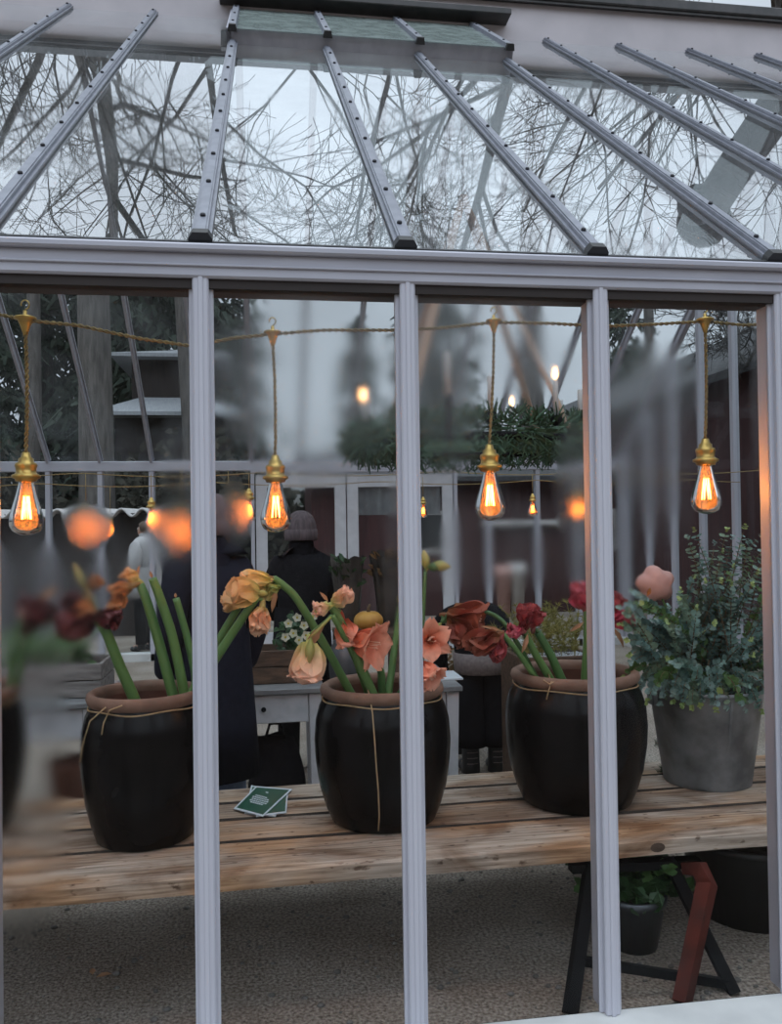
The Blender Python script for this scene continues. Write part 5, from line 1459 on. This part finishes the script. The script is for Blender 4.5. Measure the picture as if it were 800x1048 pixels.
for s, n in ((-1,'l'),(1,'r')):
    wr = p(s*.15,.50,.50)
    j.update({'sh'+n:(p(s*.17,.40,.93),.065),'eb'+n:(p(s*.2,.44,.70),.046),'wr'+n:(wr,.029),'hp'+n:(p(s*.085,0,.85),.09),'kn'+n:(p(s*.085,.03,.47),.06),'an'+n:(p(s*.085,-.01,.085),.042),'to'+n:(p(s*.095,.13,.04),.038)})
    ed += [('che','sh'+n),('sh'+n,'eb'+n),('eb'+n,'wr'+n),('pel','hp'+n),('hp'+n,'kn'+n),('kn'+n,'an'+n),('an'+n,'to'+n)]
    hand(j, ed, 'wr'+n, wr, V((0,.3,-1)), s, 'f'+n)
    c.update({'sh'+n:(p(s*.18,.40,.93),.085),'eb'+n:(p(s*.2,.44,.70),.066),'wr'+n:(wr,.05)}); ce += [('che','sh'+n),('sh'+n,'eb'+n),('eb'+n,'wr'+n)]
skin('body', j, ed, M['skin'], t, 'pel', 2)
skin('jacket', c, ce, M['coat'], t, 'pel', 2)
for s in (-1, 1):
    e = MB(); e.ball(p(s*.034,.69,.76), .013, n=8, m=6); e.build('eye', M['wax'], t, True)
def ering(e, spec, n=36):
    vs, fs = [], []
    for rx_, ry_, z in spec:
        for q in range(n): a = 2*pi*q/n; vs.append(p(rx_*cos(a), ry_*sin(a), z))
    for i in range(len(spec)-1):
        for q in range(n): fs.append((i*n+q, i*n+(q+1)%n, (i+1)*n+(q+1)%n, (i+1)*n+q))
    e.add(vs, fs); return e
ering(MB(), [(.0,.0,1.09),(.12,.10,1.07),(.178,.15,1.0),(.185,.16,.9),(.178,.155,.76)]).build('jacket_skirt', M['coat'], t, True)
ering(MB(), [(.170,.15,.79),(.188,.168,.782),(.186,.166,.72),(.178,.158,.655),(.16,.14,.652)]).build('hem_band', M['cuff'], t, True)['label'] = 'grey knit band'
ering(MB(), [(0,0,1.0),(.14,.13,.9),(.155,.13,.7),(.15,.125,.66)]).build('trouser_seat', M['coat'], t, True)
for s in (-1, 1):
    e = MB(); e.tube([p(s*.075,0,.70), p(s*.075,.02,.47), p(s*.08,0,.25), p(s*.08,0,.19)], [.09,.085,.098,.10], 18); e.build('trouser_leg', M['coat'], t, True)
    e = MB(); e.tube([p(s*.085,0,.02), p(s*.085,0,.12), p(s*.085,0,.25)], [.06,.056,.055], 16); e.ball(p(s*.09,.05,.045), .052, .06, .045, 14, 8); e.ball(p(s*.095,.13,.036), .05, .07, .036, 14, 8)
    b_ = e.build('boot', M['boot'], t, True)
    e = MB()
    for k in range(4): e.tube([p(s*.085-.035,-.048,.085+k*.035), p(s*.085,-.062,.087+k*.035), p(s*.085+.035,-.048,.085+k*.035)], .0028, 5)
    e.build('laces', M['cuff'], b_, True)
# ------------------------------------------------------------------ outside: sheds, barn, trees
rn = random.Random(31)
def px_at(px, y): return P(px, 500, y).x
# low shed with corrugated roof edge
ys = 10.4; z0 = P(80, 524, ys).z; xa, xb = px_at(-60, ys), px_at(166, ys)
sh = thing('low_shed', 'low dark shed with a white corrugated roof edge behind the left half of the house', 'shed', ((xa+xb)/2, ys+1, 0))
e = MB(); e.box(xa+.1, xb-.1, ys+.25, ys+2.4, 0, z0-.02); e.build('wall', M['shedw'], sh)
e = MB(); n = 180; vs, fs = [], []
for dz in (0, -.03):
    for i in range(n+1):
        x = xa+(xb-xa)*i/n; w = .055*sin((x-xa)*2*pi/.30)
        vs += [(x, ys, z0+w+dz), (x, ys+2.6, z0+.03+w+dz)]
m1 = 2*(n+1)
for i in range(n):
    fs += [(2*i,2*i+2,2*i+3,2*i+1),(m1+2*i,m1+2*i+1,m1+2*i+3,m1+2*i+2),(2*i,m1+2*i,m1+2*i+2,2*i+2)]
e.add(vs, fs); e.build('corrugated_roof', M['corr'], sh, True)
# garden shed behind the right half
ys = 12.2; xa, xb = px_at(318, ys), px_at(640, ys); zt = P(520, 492, ys).z
sh = thing('garden_shed', 'dark red shed with a pale ledge behind the right half of the house', 'shed', ((xa+xb)/2, ys+1.2, 0))
e = MB(); e.box(xa, xb, ys, ys+2.4, .0, zt); e.build('wall', M['red'], sh)
e = MB(); q0, q1 = P(492, 536, ys), P(572, 536, ys); e.bbox(q0.x, q1.x, ys-.18, ys-.01, q0.z-.04, q0.z+.05, .01); e.build('ledge', M['corr'], sh)
e = MB(); e.hexa([(xa-.2,ys-.4,zt-.02),(xb+.2,ys-.4,zt-.02),(xb+.2,ys+2.6,zt+.65),(xa-.2,ys+2.6,zt+.65),(xa-.2,ys-.4,zt+.06),(xb+.2,ys-.4,zt+.06),(xb+.2,ys+2.6,zt+.73),(xa-.2,ys+2.6,zt+.73)]); e.build('roof', M['darkroof'], sh)
for px in (445, 610):
    e = MB(); x = px_at(px, ys); e.bbox(x-.35, x+.35, ys-.04, ys-.005, 1.1, 1.85, .01); wdw = e.build('window_frame', M['corr'], sh)
    e = MB(); e.box(x-.28, x+.28, ys-.046, ys-.041, 1.17, 1.78); e.build('pane', M['black'], wdw)
# pale things on a shelf outside
for px, py, mt, lb in ((515,584,'pinkdahlia','small pink blurred pot on the grass outside, left of the pale one'),(529,582,'corr','small pale blurred pot on the grass outside')):
    c = P(px, py, 11.5); t = thing('garden_pot', lb, 'pot', (c.x, 11.5, c.z-.9)); ORG[t] = V((0,0,0))
    e = MB(); e.lathe([(0,0),(.10,0),(.13,.75),(.15,.76),(.15,.98),(.12,.98),(.12,.9),(0,.88)], 20); e.build('body', M[mt], t, True); t.location.z = 0; t.scale = (1,1,(c.z+.1)/1.0)
# two tier outbuilding on the left
ys = 17; bx0, bx1 = px_at(118, ys), px_at(232, ys)
ob = thing('outbuilding', 'dark outbuilding with two tiers of pale metal roof among the trees at left', 'building', ((bx0+bx1)/2, ys+2, 0))
def hip(x0, x1, y0, y1, zb_, zt_, ins, mt, nm):
    e = MB(); c0 = [(x0,y0,zb_),(x1,y0,zb_),(x1,y1,zb_),(x0,y1,zb_)]; c1 = [(x0+ins,y0+ins,zt_),(x1-ins,y0+ins,zt_),(x1-ins,y1-ins,zt_),(x0+ins,y1-ins,zt_)]
    e.hexa([(a,b,c-.08) for a,b,c in c0]+c0); e.hexa(c0+c1); return e.build(nm, M[mt], ob)
zl, zl2, zu, zu2 = P(150,424,ys).z, P(150,404,ys).z, P(150,360,ys).z, P(150,342,ys).z
e = MB(); e.box(bx0, bx1, ys, ys+4, 0, zl); e.build('wall', M['shedw'], ob)
hip(bx0-.4, bx1+.4, ys-.5, ys+4.5, zl, zl2, .9, 'tin', 'lower_roof')
e = MB(); e.box(bx0+.3, bx1-.3, ys+.5, ys+3.5, zl2-.1, zu); e.build('upper_wall', M['shedw'], ob)
hip(bx0-.1, bx1+.1, ys+.1, ys+3.9, zu, zu2, 1.55, 'tin', 'upper_roof')
# red barn beyond the gable
zb_ = P(760, 380, 8.4).z; xg = 6.6
bn = thing('barn', 'dark red barn wall with a black roof beyond the right gable', 'building', (xg+2, 11, 0))
e = MB(); e.box(xg, xg+4, 1.5, 22, 0, zb_); e.build('wall', M['red'], bn)
e = MB(); e.hexa([(xg-.35,1.1,zb_-.12),(xg+2,1.1,zb_+1.2),(xg+2,22.4,zb_+1.2),(xg-.35,22.4,zb_-.12),(xg-.35,1.1,zb_),(xg+2,1.1,zb_+1.35),(xg+2,22.4,zb_+1.35),(xg-.35,22.4,zb_)])
e.hexa([(xg+2,1.1,zb_+1.2),(xg+4.35,1.1,zb_-.12),(xg+4.35,22.4,zb_-.12),(xg+2,22.4,zb_+1.2),(xg+2,1.1,zb_+1.35),(xg+4.35,1.1,zb_),(xg+4.35,22.4,zb_),(xg+2,22.4,zb_+1.35)]); e.build('roof', M['darkroof'], bn)

def bare(seed, h, r, splits=9, spread=1., droop=0., lean=(0,0), fork=.35):
    rnd = random.Random(seed); tk, cr = MB(), MB()
    def branch(p, d, L, r0, lev):
        n = 7 if lev == 0 else (5 if lev < 3 else 3); pts = [p]; rad = [r0]
        for i in range(n):
            jit = .10 if lev == 0 else .30
            d = (d+V((rnd.uniform(-jit,jit), rnd.uniform(-jit,jit), rnd.uniform(-jit,jit)*.6+ (.05 if lev else .06) - droop*(lev > 1)*.22))).normalized()
            p = p+d*L/n; pts.append(p); rad.append(max(.009, r0*(1-.72*(i+1)/n)))
        (tk if lev < 1 else cr).tube(pts, rad, (9,6,5,3,3)[lev], False)
        if lev >= 4: return
        m_ = (splits, 5, 5, 3)[lev]
        for k in range(m_):
            u = (fork+(1-fork)*(k+rnd.random())/m_) if lev == 0 else rnd.uniform(.2, 1)
            i = min(n-1, int(u*n)); f = u*n-i; q = pts[i].lerp(pts[i+1], f); dr = (pts[i+1]-pts[i]).normalized()
            a = rnd.uniform(0, 2*pi); sx = dr.orthogonal().normalized(); sy = dr.cross(sx); an = rnd.uniform(.45, 1.05)*spread
            nd_ = dr*cos(an)+(sx*cos(a)+sy*sin(a))*sin(an)
            branch(q, nd_, L*(rnd.uniform(.24,.42) if lev == 0 else rnd.uniform(.4,.62)), max(.011, rad[i]*rnd.uniform(.4,.62)), lev+1)
    branch(V((0,0,-.1)), V((lean[0], lean[1], 1)).normalized(), h, r, 0)
    return tk, cr
trees = {}
def bare_tree(kind, px, y, label, s=1., rz=0., group='bare trees behind the glass house'):
    x = px_at(px, y)
    if kind not in trees:
        t = thing('bare_tree', label, 'tree', (0,0,0), group)
        tk, cr = bare(*BT[kind]); tk.build('trunk', M['trunk'], t, True); cr.build('branches', M['trunk'], t, True)
        trees[kind] = t; t.location = (x, y, 0); t.rotation_euler[2] = rz; t.scale = (s,s,s); return t
    return dup(trees[kind], (x, y, 0), rz, label, group, s)
BT = [(11, 27, .34, 10, 1.0, 0., (0,0), .34), (23, 24, .20, 8, .9, .2, (.05,0), .42), (37, 26, .15, 8, .7, .9, (-.04,0), .5)]
bare_tree(0, 100, 13.5, 'stout bare tree with a broad grey trunk behind the left bay')
bare_tree(1, 195, 15.5, 'slim bare tree right of the stout trunk in the left bay', 1.05, 1.)
bare_tree(2, 20, 14.5, 'slim bare tree at the far left edge', 1.0, 2.)
bare_tree(2, 402, 15, 'slim drooping bare tree behind the third post', .95, .4)
bare_tree(0, 545, 17, 'stout bare tree behind the third bay, right of the chandelier', 1.0, 2.2)
bare_tree(1, 770, 17, 'bare tree at the far right above the barn', 1.0, 5.2)
bare_tree(2, 655, 16, 'slim bare tree near the right gable', .95, 1.3)
# the lopped leaning trunk with a rounded burl
t = thing('lopped_trunk', 'tall lopped trunk ending in a rounded burl, mirrored in the right roof panes', 'tree', (px_at(800, 13), 13, 0))
t.location = (12.4, 13, 0); ORG[t] = V((0,0,0))
e = MB(); e.tube([(0,0,-.1),(0,0,5),(-.1,0,10),(-.15,0,15),(.05,0,18.2),(.25,0,20)], [.62,.55,.52,.5,.5,.5], 18, True); e.build('trunk', M['trunkd'], t, True)
e = MB(); e.ball((.35,0,20.2), .78, .78, .72, 20, 14, .06, rn); e.ball((-.2,0,19.5), .58, .6, .5, 16, 12, .06, rn); e.build('burl', M['trunkd'], t, True)
def conifer(seed, h, r):
    rnd = random.Random(seed); tk, cr = MB(), MB()
    tk.tube([(0,0,-.1),(0,0,h*.5),(0,0,h)], [.24,.15,.02], 8)
    for k in range(230):
        u = rnd.uniform(.06, 1); z = h*u; L = r*(1-u)**.7*rnd.uniform(.55,1.1)+.25; a = rnd.uniform(0, 2*pi)
        d = V((cos(a), sin(a), 0)); base = V((0,0,z))
        for q in range(26):
            f = rnd.uniform(.1,1); p = base+d*L*f+V((rnd.uniform(-.18,.18), rnd.uniform(-.18,.18), -.38*L*f*f+rnd.uniform(-.12,.08)))
            dd = (d*rnd.uniform(-.2,1)+V((rnd.uniform(-.7,.7), rnd.uniform(-.7,.7), -rnd.uniform(.2,1.2)))).normalized()
            w = dd.cross(V((rnd.uniform(-1,1), rnd.uniform(-1,1), .2))).normalized()*.055; ln = rnd.uniform(.2,.45)
            cr.add([p-w, p+w, p+dd*ln+w*.4, p+dd*ln-w*.4], [(0,1,2,3)])
    return tk, cr
cf0 = None
CL = [(-60,20,'tall dark conifer at the far left behind the house',1.1),(48,23,'dark conifer behind the stout bare trunk',1.15),(150,21,'dark conifer behind the outbuilding roofs',1.2),(190,25,'dark conifer right of the outbuilding',1.25),
      (222,24,'dark conifer just right of the second post',.9),(368,24,'short slim conifer left of the third post',.55),(448,28,'far conifer left of the chandelier',.95),(640,30,'far conifer left of the red barn',.9),(-10,26,'far dark conifer left of the stout trunk',1.3),(110,27,'far dark conifer right of the stout trunk',1.3)]
for i, (px, y, lb, s) in enumerate(CL):
    x = px_at(px, y)
    if cf0 is None:
        cf0 = thing('conifer', lb, 'tree', (0,0,0), 'conifers behind the glass house'); tk, cr = conifer(5, 15, 3.1)
        tk.build('trunk', M['trunkd'], cf0, True); cr.build('foliage', M['conif'], cf0); cf0.location = (x, y, 0); cf0.scale = (s,s,s)
    else: dup(cf0, (x, y, 0), i*1.3, lb, None, s)
def bush(seed):
    rnd = random.Random(seed); cr = MB()
    for k in range(3600):
        a, b_ = rnd.uniform(0, 2*pi), rnd.uniform(-.1, 1); q = rnd.uniform(.55, 1)
        st = sqrt(max(0, 1-b_*b_)); p = V((cos(a)*st*1.7*q, sin(a)*st*1.1*q, max(.03, b_*2.3*q)))*(1+.15*sin(a*3+b_*5))
        d = V((rnd.uniform(-1,1), rnd.uniform(-1,1), rnd.uniform(-.5,1))).normalized(); w = d.cross(V((.1,-1,.2))).normalized()*.05
        cr.add([p, p+d*.08+w, p+d*.2, p+d*.08-w], [(0,1,2,3)])
    return cr
b0_ = None
for i, (px, y, lb, s) in enumerate([(-90,15.5,'dark bush behind the low shed, at the far left',1.35),(10,15,'dark bush behind the low shed, left of the stout trunk',1.3),(150,15.2,'dark bush in front of the outbuilding',1.15),(262,15.5,'dark bush behind the pale door, left side',1.1),
      (370,16,'dark bush behind the pale door, right side',1.05),(470,17,'dark bush behind the garden shed roof, left',1.1),(590,17,'dark bush behind the garden shed roof, right',1.2),(205,16.5,'dark bush behind the second post',1.5),(660,18,'dark bush beside the red barn',1.7)]):
    x = px_at(px, y)
    if b0_ is None:
        b0_ = thing('bush', lb, 'bush', (x,y,0), 'dark bushes behind the glass house'); ORG[b0_] = V((0,0,0)); bush(3).build('foliage', M['hedge'], b0_)
        e = MB(); e.tube([(0,0,-.05),(.1,0,.9),(.2,.1,1.6)], [.06,.04,.02], 6); e.tube([(0,0,-.05),(-.2,0,.8),(-.5,.1,1.4)], [.05,.04,.02], 6); e.build('stem', M['trunkd'], b0_); ORG[b0_] = V((0,0,0))
        for c_ in b0_.children: pass
        b0_.scale = (s,s,s)
    else: dup(b0_, (x, y, 0), i*.9, lb, None, s)
# bare twigs hanging just outside the right gable
t = thing('thorny_branch', 'thin bare branching twigs beside the rightmost hanging lamp, outside the gable', 'branch', P(790, 300, 6.5))
rnd = random.Random(2)
def tw(p, d, L, r0, lev, e):
    pts = [p]
    for i in range(4): d = (d+V((rnd.uniform(-.3,.3),rnd.uniform(-.3,.3),rnd.uniform(-.3,.3)))).normalized(); p = p+d*L/4; pts.append(p)
    e.tube(pts, [r0*(1-.15*i) for i in range(5)], 4)
    if lev < 3:
        for q in pts[1:]:
            for s in range(2): tw(q, (d+V((rnd.uniform(-1,1),rnd.uniform(-.6,.6),rnd.uniform(-1,1)))).normalized(), L*.55, r0*.6, lev+1, e)
e = MB()
root = P(815, 330, 6.2); root.x = max(root.x, XR+.15)
tw(root, V((-.1,.35,.5)).normalized(), 1.4, .022, 0, e); tw(root+V((0,.6,0)), V((.0,.6,.25)).normalized(), 1.5, .02, 0, e); tw(root+V((0,1.0,-.3)), V((.05,.5,.6)).normalized(), 1.3, .018, 0, e)
e.tube([V((root.x+.2, root.y, 0)), V((root.x+.1, root.y, 1.5)), root, root+V((0,.6,.02)), root+V((0,1.0,-.28))], [.05,.04,.03,.025,.02], 7)
e.build('twigs', M['trunkd'], t)
